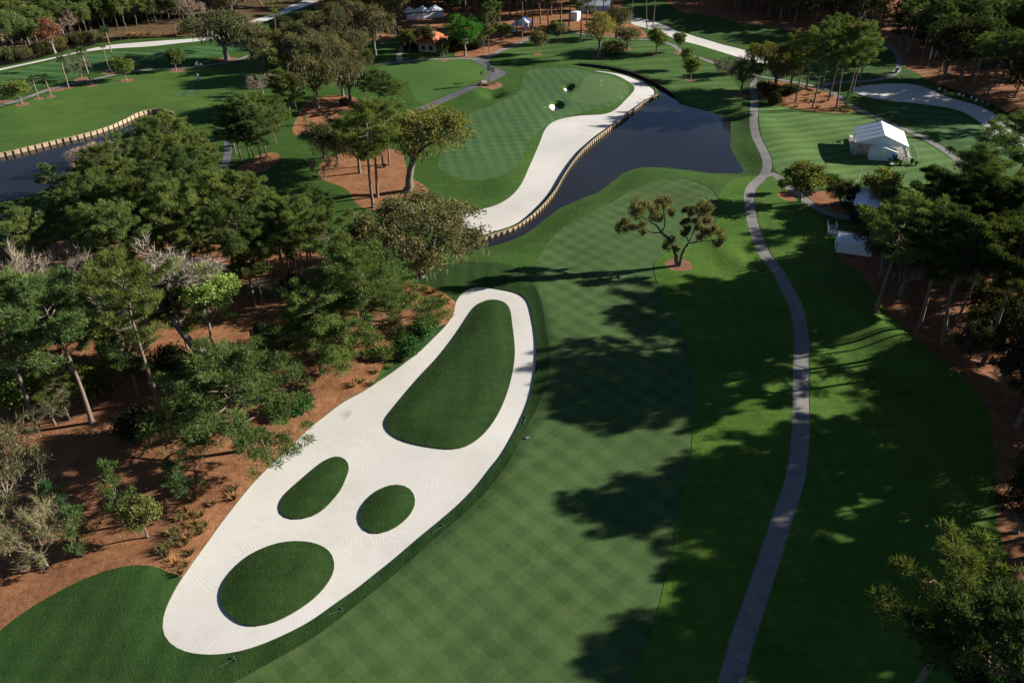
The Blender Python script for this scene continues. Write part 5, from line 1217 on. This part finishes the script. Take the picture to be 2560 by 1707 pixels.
# --- small gable tent with stairs, and the black sided tent
t2 = root('gable_tent', 67.6, 144.4, math.radians(-19), 'small white gable tent half hidden by the dark oaks', 'tent')
L2, W2, e2, r2 = 7.0, 5.4, 2.4, 3.6
slab('roof_slope', t2, [(0, -0.1, e2), (L2, -0.1, e2), (L2, W2 / 2, r2), (0, W2 / 2, r2)], 'tent'); slab('roof_slope', t2, [(0, W2 / 2, r2), (L2, W2 / 2, r2), (L2, W2 + 0.1, e2), (0, W2 + 0.1, e2)], 'tent')
for x in (0.03, L2 - 0.03): slab('gable_wall', t2, [(x, 0, 0), (x, W2, 0), (x, W2, e2 - .05), (x, W2 / 2, r2 - .06), (x, 0, e2 - .05)], 'tent', .04)
for y in (0.05, W2 - 0.05): slab('side_wall', t2, [(0.1, y, 0), (L2 - .1, y, 0), (L2 - .1, y, e2 - .06), (0.1, y, e2 - .06)], 'tent', .04)
bar('ridge_seam', t2, (0, W2 / 2, r2 + .02), (L2, W2 / 2, r2 + .02), .05, 'seam_shade')
for y in (0, W2): bar('corner_pole', t2, (-.02, y, 0), (-.02, y, e2), .06, 'frame')
st = root('access_stairs', 67.9, 150.6, math.radians(-19), 'deck stairs with white railings left of the small gable tent', 'stairs')
for i in range(5): box('platform_panel', st, (1.9, 0.5, 0.07), (0.95, 0.3 + i * 0.53, 1.0), 'deck')
for i in range(9): box('tread', st, (1.7, 0.42, 0.06), (0.95, 3.1 + i * 0.55, 0.92 - i * 0.105), 'deck')
for x in (0.05, 1.85): railing(st, (x, 2.9, 1.0), (x, 7.9, 0.1), 1.05, 'white')
railing(st, (0.05, 0.05, 1.05), (0.05, 2.8, 1.05), 1.05, 'white'); railing(st, (0.05, 0.05, 1.05), (1.85, 0.05, 1.05), 1.05, 'rail')
for x in (0.1, 1.8):
    for y in (0.2, 2.6): box('support', st, (0.1, 0.1, 1.0), (x, y, 0), 'rail')
bt = root('black_tent', 76.1, 159.6, math.radians(64), 'tent with black side screen and white roof behind the oaks', 'tent')
box('side_screen', bt, (10.9, 0.06, 3.9), (5.45, -0.05, 0), 'black'); box('side_screen', bt, (0.06, 5.0, 3.9), (0.05, -2.55, 0), 'black'); box('rear_screen', bt, (0.06, 7.2, 3.95), (10.9, -1.4, 0), 'black')
slab('roof_slope', bt, [(0, -2.6, 4.7), (10.9, -2.6, 4.7), (10.9, 0.05, 3.95), (0, 0.05, 3.95)][::-1], 'tent'); slab('roof_slope', bt, [(0, -5.2, 3.95), (10.9, -5.2, 3.95), (10.9, -2.6, 4.7), (0, -2.6, 4.7)][::-1], 'tent')
for i in range(4): box('post', bt, (0.1, 0.1, 3.9), (0.2 + i * 3.5, -5.1, 0), 'rail')

# --- carts
def wheel(par, x, y, r=0.23, w=0.18):
    k = ('wheel', r, w)
    if k not in _cache: _cache[k] = (cyl_mesh(r, r, w, 'tyre', 14), cyl_mesh(r * 0.55, r * 0.5, w + 0.02, 'white', 10))
    o = new_obj('wheel', None, par, (x, y, r)); o.rotation_euler = (math.pi / 2, 0, 0)
    new_obj('tyre', _cache[k][0], o, (0, 0, -w / 2)); new_obj('rim', _cache[k][1], o, (0, 0, -w / 2 - 0.01))
def prism(name, par, prof, w, mk, y0=None):
    """side profile (x,z) extruded across y"""
    n = len(prof); y0 = -w / 2 if y0 is None else y0
    V = [(x, y0, z) for x, z in prof] + [(x, y0 + w, z) for x, z in prof]
    F = [tuple(range(n)), tuple(range(2 * n - 1, n - 1, -1))] + [((i + 1) % n, i, n + i, n + (i + 1) % n) for i in range(n)]
    return poly(name, par, V, F, mk)
def golf_cart(x, y, rz, label, roof=True, mk='white'):
    c = root('golf_cart', x, y, rz, label, 'golf cart', 'golf carts')
    prism('body', c, [(-1.2, 0.3), (-1.2, 0.75), (-0.9, 0.82), (-0.3, 0.78), (-0.25, 0.42), (0.45, 0.38), (0.5, 0.30)], 1.15, mk)
    prism('cowl', c, [(0.45, 0.3), (0.5, 0.85), (0.62, 0.92), (0.95, 0.78), (1.2, 0.58), (1.22, 0.32)], 1.15, mk)
    box('seat', c, (0.5, 1.1, 0.12), (-0.45, 0, 0.78), 'seat'); prism('backrest', c, [(-0.75, 0.85), (-0.68, 0.85), (-0.78, 1.3), (-0.86, 1.3)], 1.1, 'seat')
    for a in (-0.8, 0.82):
        for b in (-0.5, 0.5): wheel(c, a, b)
    g = Geo(); g.tube([(0.5, 0.28, 0.75), (0.2, 0.28, 1.0)], [0.02, 0.02], 5); t = np.linspace(0, 2 * math.pi, 13); g.tube(np.stack([0.2 + 0.10 * np.cos(t), 0.28 + 0.18 * np.sin(t), 1.0 + 0.14 * np.cos(t)], 1), [0.018] * 13, 4)
    new_obj('steering_wheel', g.mesh('steering', M['tyre']), c)
    prism('bag_rack', c, [(-1.25, 0.5), (-1.0, 0.5), (-1.0, 0.62), (-1.25, 0.62)], 1.0, 'frame')
    if roof:
        prism('roof', c, [(-1.0, 1.83), (-0.9, 1.9), (0.5, 1.92), (0.62, 1.86), (0.6, 1.82)], 1.2, mk)
        for b in (-0.52, 0.52):
            bar('roof_post', c, (0.55, b, 0.85), (0.5, b, 1.83), 0.025, 'frame'); bar('roof_post', c, (-0.85, b, 0.8), (-0.85, b, 1.83), 0.025, 'frame')
        slab('windshield', c, [(0.56, -0.5, 0.95), (0.56, 0.5, 0.95), (0.52, 0.5, 1.75), (0.52, -0.5, 1.75)], 'glass', 0.02)
    return c
x, y = ground_pt(497, 166); cart = golf_cart(x, y, math.radians(8), 'white golf cart with driver on the upper left path', False)
def seated_person(x, y, z, rz, label):
    P_ = [(0, 0, 0.0), (0, 0, 0.22), (0.02, 0, 0.44), (0.03, 0, 0.53), (0.05, 0, 0.68), (0.05, 0, 0.80),      # pelvis, waist, chest, neck, head, crown
          (0.02, 0.19, 0.47), (0.16, 0.25, 0.28), (0.42, 0.16, 0.26), (0.02, -0.19, 0.47), (0.14, -0.25, 0.28), (0.40, -0.14, 0.24),
          (0.05, 0.1, -0.02), (0.46, 0.12, 0.02), (0.52, 0.12, -0.38), (0.66, 0.12, -0.42), (0.05, -0.1, -0.02), (0.46, -0.12, 0.02), (0.52, -0.12, -0.38), (0.66, -0.12, -0.42)]
    E_ = [(0, 1), (1, 2), (2, 3), (3, 4), (4, 5), (2, 6), (6, 7), (7, 8), (2, 9), (9, 10), (10, 11), (0, 12), (12, 13), (13, 14), (14, 15), (0, 16), (16, 17), (17, 18), (18, 19)]
    R_ = [.15, .14, .15, .06, .10, .07, .07, .05, .035, .07, .05, .035, .09, .075, .05, .045, .09, .075, .05, .045]
    me = bpy.data.meshes.new('person'); me.from_pydata(P_, E_, []); me.materials.append(M['shirt']); me.materials.append(M['skin'])
    o = new_obj('person', me, None, (x, y, z), rz)
    sk = o.modifiers.new('skin', 'SKIN'); o.modifiers.new('sub', 'SUBSURF').render_levels = 1
    if not me.skin_vertices: 
        bpy.context.view_layer.objects.active = o
    for v, r in zip(me.skin_vertices[0].data, R_): v.radius = (r, r)
    me.skin_vertices[0].data[0].use_root = True
    hd = Geo(); u = unit(np.random.default_rng(3), 1)
    a, b = np.meshgrid(np.linspace(0, math.pi, 9), np.linspace(0, 2 * math.pi, 12, endpoint=False), indexing='ij')
    V = np.stack([0.105 * np.sin(a) * np.cos(b) + 0.05, 0.085 * np.sin(a) * np.sin(b), 0.12 * np.cos(a) + 0.70], -1).reshape(-1, 3)
    F = []
    for i in range(8):
        for j in range(12):
            p, q = i * 12 + j, i * 12 + (j + 1) % 12; F += [(p, p + 12, q + 12), (p, q + 12, q)]
    hd.add(V, F); new_obj('head', hd.mesh('head', M['skin'], True), o)
    cap = Geo(); cap.add(V[:60] * [1.06, 1.06, 1.0] + [0, 0, 0.015], [f for f in F if max(f) < 60]); cap.blades(np.array([[0.14, 0, 0.76]]), np.array([[1.0, 0, -0.1]]), 0.14, 0.16, np.random.default_rng(2), np.ones(1))
    new_obj('cap', cap.mesh('cap', M['white']), o)
    return tag(o, label, 'person')
c_, s_ = math.cos(math.radians(8)), math.sin(math.radians(8))
seated_person(x - 0.42 * c_ - 0.28 * s_, y - 0.42 * s_ + 0.28 * c_, cart.location[2] + 0.95, math.radians(8), 'person in pale shirt and cap seated at the wheel of the cart')
x, y = ground_pt(2241, 182); golf_cart(x, y, math.radians(55), 'roofed golf cart on the shaded path above the right bunker')
x, y = ground_pt(2120, 505); golf_cart(x, y, math.radians(-12), 'white roofed golf cart beside the black sided tent')

# --- tall sign on the left lawn, flag on the green, monument bed
x, y = ground_pt(497, 203); t = root('banner_sign', x, y, math.radians(-25), 'slim upright blue and white sign on the upper left lawn', 'sign')
box('panel', t, (0.75, 0.16, 1.35), (0, 0, 0.05), 'skyblue'); box('head_panel', t, (0.75, 0.16, 1.05), (0, 0, 1.405), 'white'); box('base', t, (0.85, 0.4, 0.05), (0, 0, 0), 'frame')
x, y = ground_pt(1502, 217); t = root('flagstick', x, y, 0.2, 'yellow flag on its stick on the putting green', 'flag')
bar('stick', t, (0, 0, -0.1), (0, 0, 2.3), 0.025, 'white'); slab('flag', t, [(0, 0, 1.75), (0.6, 0.1, 1.8), (0.62, 0.1, 2.22), (0, 0, 2.28)], 'yellow', 0.01)
G = 'palms of the sign bed'
for i, (px, py, top, lb) in enumerate(((1224, 213, 164, 'left palm of the pair in the bed by the dark drive'), (1230, 213, 170, 'right palm of the pair in the bed by the dark drive'), (1204, 206, 180, 'short palm at the left of the bed by the dark drive'))): plant('palm', px, py, top, lb, G, 1.6, 0)
x, y = ground_pt(1211, 209); t = root('stone_marker', x, y, 0.3, 'pale stone marker in the palm bed by the dark drive', 'marker')
poly('stone', t, [(-1.0, -.35, 0), (1.0, -.35, 0), (1.0, .35, 0), (-1.0, .35, 0), (-.9, -.1, .85), (.85, -.1, .75), (.85, .2, .75), (-.9, .2, .85)], [(0, 1, 5, 4), (1, 2, 6, 5), (2, 3, 7, 6), (3, 0, 4, 7), (4, 5, 6, 7), (3, 2, 1, 0)], 'stone'); box('plinth', t, (2.3, 1.0, 0.12), (0, 0, -0.05), 'kerb')
for i, (px, py) in enumerate(((1197, 213), (1207, 214), (1215, 215), (1217, 206), (1235, 210), (1238, 206), (1221, 215))):
    x, y = ground_pt(px, py); plant_at('tuft', x, y, 1.3, 'spiky grass clump in the palm bed by the dark drive', 'grass clumps of the palm bed', None, 1.2)

# --- bulkheads
def bulkhead(line, label, top_off, inward, mk, pmk, pile_step=1.3, bottom=PZ - 0.5, name='timber_bulkhead', far=False):
    ln = np.array(line); n = len(ln); seg = np.hypot(*np.diff(ln, axis=0).T); s = np.concatenate([[0], np.cumsum(seg)])
    d = np.gradient(ln, axis=0); d /= np.linalg.norm(d, axis=1)[:, None]; nrm = np.stack([d[:, 1], -d[:, 0]], 1) * inward
    zt = relief(ln[:, 0] - nrm[:, 0] * 0.6, ln[:, 1] - nrm[:, 1] * 0.6) + top_off
    zt = np.convolve(np.pad(zt, 4, mode='edge'), np.ones(9) / 9, 'valid')
    r = root(name, ln[0][0], ln[0][1], 0, label, 'bulkhead', None, 0.0); o = np.array([ln[0][0], ln[0][1], 0])
    def at(q, off): 
        x, y, z = np.interp(q, s, ln[:, 0]), np.interp(q, s, ln[:, 1]), np.interp(q, s, zt); nx, ny = np.interp(q, s, nrm[:, 0]), np.interp(q, s, nrm[:, 1])
        return np.array([x + nx * off, y + ny * off, z]) - o
    def ribbon(nm, q, z0, z1, o0, o1, m):
        A = []; k = len(q)
        for t in q:
            a, b = at(t, o0), at(t, o1); f = lambda p, z: (p[0], p[1], p[2] + z if z > -5 else bottom)
            A += [f(a, z0), f(b, z0), f(b, z1), f(a, z1)]
        F = []
        for i in range(k - 1):
            for j in range(4): p, w = i * 4 + j, i * 4 + (j + 1) % 4; F.append((p, w, w + 4, p + 4))
        F += [(3, 2, 1, 0), tuple(4 * (k - 1) + j for j in range(4))]
        return poly(nm, r, A, F, m)
    qq = np.linspace(0, s[-1], int(s[-1] / 1.1) + 2)
    for j in range(3): ribbon('plank', qq, -0.09 - 0.33 * j, -0.40 - 0.33 * j if j < 2 else -9.0, 0.02, 0.10, mk)
    m = max(1, int(s[-1] / 3.9))
    for i in range(m): ribbon('cap_board', np.linspace(s[-1] * i / m + 0.015, s[-1] * (i + 1) / m - 0.015, 5), -0.08, 0.0, -0.12, 0.22, mk)
    q = pile_step / 2; pm = cyl_mesh(0.13, 0.12, 1.35, pmk, 8)
    while q < s[-1]:
        p = at(q, 0.26); new_obj('pile', pm, r, (p[0], p[1], p[2] - 1.33)); q += pile_step
bulkhead(lake_b[2:], 'long timber bulkhead with piles between the lakeside sand and the lake', 0.05, 1, 'timber', 'pile', 1.6)
bulkhead(pond_b, 'timber bulkhead with piles along the upper shore of the left pond', 0.05, 1, 'timber', 'pile', 1.9)
bulkhead(canal_f, 'dark timber wall along the far side of the narrow canal', 0.12, 1, 'darktimber', 'darktimber', 1.6)

# --- tiled house
hs = root('tiled_house', -35.0, 321.5, math.radians(-18), 'house with red clay tile roof and cream walls among trees', 'house')
def hip(par, x0, x1, y0, y1, e, rdg, axis='x', ov=0.6, name='roof'):
    x0 -= ov; x1 += ov; y0 -= ov; y1 += ov
    h = (y1 - y0) / 2 if axis == 'x' else (x1 - x0) / 2
    a, b = ((x0 + h, (y0 + y1) / 2), (x1 - h, (y0 + y1) / 2)) if axis == 'x' else (((x0 + x1) / 2, y0 + h), ((x0 + x1) / 2, y1 - h))
    V = [(x0, y0, e), (x1, y0, e), (x1, y1, e), (x0, y1, e), (*a, rdg), (*b, rdg)]
    F = [(0, 1, 5, 4), (1, 2, 5), (2, 3, 4, 5), (3, 0, 4), (3, 2, 1, 0)] if axis == 'x' else [(0, 1, 4), (1, 2, 5, 4), (2, 3, 5), (3, 0, 4, 5), (3, 2, 1, 0)]
    return poly(name, par, V, F, 'tiles')
box('wall', hs, (15, 9.5, 3.1), (0, 1.5, 0), 'stucco'); box('wing_wall', hs, (7, 6, 3.05), (4.6, -4.7, 0), 'stucco')
rf = hip(hs, -7.5, 7.5, -3.25, 6.25, 3.12, 6.6); hip(hs, 1.1, 8.1, -7.7, 2.0, 3.08, 6.1, 'y', 0.55, 'wing_roof'); box('chimney', rf, (0.9, 0.9, 1.6), (-3.5, 3.2, 5.2), 'stucco')
for i, (lx, ly, rz_) in enumerate(((-5.5, -3.27, 0), (-3.0, -3.27, 0), (3.0, -7.72, 0), (6.2, -7.72, 0), (8.12, -5, 1.5708))):
    w = new_obj('window', box_mesh(1.5, 0.08, 1.5, 'frame'), hs, (lx, ly, 0.9), rz_); new_obj('pane', box_mesh(1.25, 0.03, 1.25, 'glass'), w, (0, -0.05, 0.12))
d_ = new_obj('door', box_mesh(1.2, 0.1, 2.2, 'frame'), hs, (-0.6, -3.28, 0)); new_obj('handle', box_mesh(0.06, 0.08, 0.2, 'rail'), d_, (0.45, -0.08, 1.0))

# --- tents and booths at the top
fx, fy = -47.4, 371.2; ang = math.atan2(6.6, 15.7)
fw = root('fence_screen', fx, fy, ang, 'white panel screen in front of the far left tents', 'fence')
for i in range(5): box('panel', fw, (3.3, 0.05, 2.4), (1.72 + i * 3.42, 0, 0.1), 'tent')
for i in range(6): box('post', fw, (0.1, 0.1, 2.6), (i * 3.42, 0.02, 0), 'rail')
for i in range(3):
    c_, s_ = math.cos(ang), math.sin(ang); lx, ly = 2.6 + i * 6.2, 4.4; t = root('canopy_tent', fx + c_ * lx - s_ * ly, fy + s_ * lx + c_ * ly, ang, ('left', 'middle', 'right')[i] + ' white peaked canopy behind the far white screen', 'tent', 'canopies behind the screen')
    q = 2.9; V = [(-q, -q, 2.9), (q, -q, 2.9), (q, q, 2.9), (-q, q, 2.9), (0, 0, 5.0)]; poly('canopy', t, V, [(0, 1, 4), (1, 2, 4), (2, 3, 4), (3, 0, 4), (3, 2, 1, 0)], 'tent')
    for a in (-1, 1):
        for b in (-1, 1): box('pole', t, (0.1, 0.1, 2.88), (a * 2.8, b * 2.8, 0), 'white')
ot = root('open_tent', -0.9, 348.2, math.radians(-18), 'open white tent with blue trim and scalloped white legs', 'tent')
Lx, Ly = 6.6, 10.5
for i in range(4):
    y0, y1 = i * Ly / 4 + .02, (i + 1) * Ly / 4 - .02
    slab('roof_panel', ot, [(0, y0, 2.6), (Lx / 2, y0, 4.2), (Lx / 2, y1, 4.2), (0, y1, 2.6)], 'tent'); slab('roof_panel', ot, [(Lx / 2, y0, 4.2), (Lx, y0, 2.6), (Lx, y1, 2.6), (Lx / 2, y1, 4.2)], 'tent' if i < 3 else 'blue')
slab('gable', ot, [(0, -.02, 2.4), (Lx, -.02, 2.4), (Lx, -.02, 2.6), (Lx / 2, -.02, 4.15), (0, -.02, 2.6)], 'tent', .03); slab('valance', ot, [(Lx, 0, 2.3), (Lx, Ly, 2.3), (Lx, Ly, 2.6), (Lx, 0, 2.6)], 'blue', .03)
for x in (0.1, Lx - .1):
    for i in range(5): box('leg_drape', ot, (0.32, 0.32, 2.45), (x, 0.2 + i * (Ly - .4) / 4, 0), 'white')
box('counter', ot, (3.0, 0.6, 1.0), (2.2, 0.6, 0), 'white')
def booth(x, y, rz, s, h, label):
    b = root('booth', x, y, rz, label, 'booth', 'white booths by the tents')
    for a in (-1, 1): box('side_wall', b, (0.05, s, h), (a * s / 2, 0, 0), 'tent'); box('end_wall', b, (s - .1, 0.05, h), (0, a * (s / 2 - .03), 0), 'tent')
    V = [(-s / 2 - .08, -s / 2 - .08, h), (s / 2 + .08, -s / 2 - .08, h), (s / 2 + .08, s / 2 + .08, h), (-s / 2 - .08, s / 2 + .08, h), (0, 0, h + .35)]; poly('roof', b, V, [(0, 1, 4), (1, 2, 4), (2, 3, 4), (3, 0, 4), (3, 2, 1, 0)], 'tent')
    for a in (-1, 1):
        for c in (-1, 1): box('corner_post', b, (0.09, 0.09, h), (a * s / 2, c * s / 2, 0), 'seam_shade')
    box('flap', b, (0.9, 0.04, 2.0), (0.2, -s / 2 - .02, 0.02), 'white')
booth(28.6, 371.0, math.radians(-30), 3.4, 3.6, 'white cube booth on the straw near the top edge')
x, y = ground_pt(1389, 76); booth(x, y, math.radians(-20), 2.8, 3.0, 'white booth half hidden by a small grey tree')
x, y = ground_pt(1482, 28); t = root('marquee', x, y, math.radians(-8), 'big pale tent in shade among the top pines', 'tent')
slab('roof_slope', t, [(-8, -4, 3), (8, -4, 3), (8, 0, 5), (-8, 0, 5)], 'seam_shade'); slab('roof_slope', t, [(-8, 0, 5), (8, 0, 5), (8, 4, 3), (-8, 4, 3)], 'seam_shade'); box('front_wall', t, (15.8, 0.06, 2.95), (0, -3.9, 0), 'seam_shade'); slab('gable', t, [(7.9, -4, 0), (7.9, 4, 0), (7.9, 4, 2.95), (7.9, 0, 4.95), (7.9, -4, 2.95)], 'seam_shade', .04)  # grey blue colour stands in for the shade over this tent

# --- canopy, van and dark containers in the right hand wood
x, y = ground_pt(2432, 140); t = root('canopy_tent', x, y, math.radians(20), 'white topped canopy with dark sides in the right wood', 'tent')
poly('canopy', t, [(-4.5, -3, 3.6), (4.5, -3, 3.6), (4.5, 3, 3.6), (-4.5, 3, 3.6), (-2, 0, 4.8), (2, 0, 4.8)], [(0, 1, 5, 4), (1, 2, 5), (2, 3, 4, 5), (3, 0, 4), (3, 2, 1, 0)], 'tent')
box('side_screen', t, (8.8, .06, 3.5), (0, -2.9, 0), 'black'); box('side_screen', t, (.06, 5.7, 3.5), (-4.4, 0, 0), 'black'); box('side_screen', t, (.06, 5.7, 3.5), (4.4, 0, 0), 'black')
for i, (px, py, rz_) in enumerate(((2472, 172, 15), (2500, 168, 15))):
    x, y = ground_pt(px, py); t = root('container', x, y, math.radians(rz_), ('left', 'right')[i] + ' dark box container in the shade of the right wood', 'container', 'dark containers')
    box('body', t, (5.6, 2.4, 2.6), (0, 0, 0.1), 'darkbox'); box('base', t, (5.5, 2.3, .1), (0, 0, 0), 'black')
    for j in range(8): box('rib', t, (.12, .06, 2.3), (-2.45 + j * .7, -1.23, .22), 'darkbox')
x, y = ground_pt(2352, 148); v = root('utility_van', x, y, math.radians(-70), 'white van parked in the shade of the right wood', 'van')
prism('body', v, [(-2.5, .45), (-2.5, 2.2), (-2.3, 2.35), (1.0, 2.35), (1.6, 1.5), (2.4, 1.25), (2.5, .9), (2.5, .45)], 1.95, 'van'); prism('windshield', v, [(1.03, 2.30), (1.07, 2.33), (1.63, 1.55), (1.59, 1.52)], 1.7, 'glass')
for b in (-.99, .97): box('side_window', v, (1.0, .03, .5), (.55, b, 1.55), 'glass')
for b in (-.7, .7): box('headlight', v, (.04, .3, .18), (2.5, b, .85), 'white')
for a in (-1.6, 1.6):
    for b in (-.85, .85): wheel(v, a, b, .36, .24)
for i, (px, py, w) in enumerate(((2347, 226, .6), (2396, 241, 1.0), (2407, 244, .5), (2427, 249, .6), (2439, 255, 1.1), (2362, 230, .4))):
    x, y = ground_pt(px, py); t = root('marker_board', x, y, math.radians(-15 + i * 9), ('leftmost', 'large square', 'slim', 'narrow', 'rightmost wide', 'tiny')[i] + ' white board on the bank beyond the right bunker', 'board', 'white boards beyond the right bunker')
    box('panel', t, (w, .05, .75), (0, 0, .3), 'white'); box('stake', t, (.06, .06, 1.0), (0, .06, 0), 'rail')

# --- rakes lying beside the big bunker, valve box and bench
for i, (px, py, a) in enumerate(((836, 1525, 28), (1095, 1316, 38), (1312, 1044, 75), (1346, 916, 82), (566, 1652, 40))):
    x, y = ground_pt(px, py); t = root('bunker_rake', x, y, math.radians(a), ('rake on the turf strip right of the largest round island', 'rake on the turf strip below the egg shaped island', 'rake on the turf strip near the valve box', 'rake highest up along the turf strip', 'rake nearest the bottom of the picture')[i], 'rake', 'rakes beside the big bunker', gz(x, y))
    bar('handle', t, (-.9, 0, .06), (.8, 0, .06), .03, 'rake'); box('head', t, (.1, .65, .1), (.85, 0, .02), 'rake')
x, y = ground_pt(1319, 1092); t = root('valve_box', x, y, .2, 'small grey box cover on the fairway edge', 'box cover'); box('rim', t, (.62, .45, .05), (0, 0, -.03), 'deck'); box('lid', t, (.54, .37, .05), (0, 0, -.005), 'pile')
x, y = ground_pt(504, 884); t = root('straw_bench', x, y, .5, 'small grey green table on the straw behind the leaning tree', 'table'); box('top', t, (1.6, .7, .06), (0, 0, .7), 'rail'); box('leg', t, (.08, .6, .7), (-.65, 0, 0), 'rail'); box('leg', t, (.08, .6, .7), (.65, 0, 0), 'rail')

# saw cut joints across the near cart path
main_path = [o for o in COL.objects if o.name == 'cart_path'][0]
cl = spline([ground_pt(*p) for p in P("0: 1826,1707 1855,1601 1896,1478 1936,1356 1964,1270 1987,1199 1996,1140 2003,1060 2003,1009 2003,928 2004,852 1999,808 1989,764 1970,727 1946,680 1913,636 1897,600 1886,570 1877,530 1873,494")], False, 0.5)
sl = np.concatenate([[0], np.cumsum(np.hypot(*np.diff(cl, axis=0).T))])
for q in np.arange(3.0, sl[-1], 4.6):
    x, y = np.interp(q, sl, cl[:, 0]), np.interp(q, sl, cl[:, 1]); x2, y2 = np.interp(q + .5, sl, cl[:, 0]), np.interp(q + .5, sl, cl[:, 1])
    new_obj('joint', box_mesh(0.05, 2.45, 0.012, 'frame'), main_path, (x, y, gz(x, y) - 0.055), math.atan2(y2 - y, x2 - x))
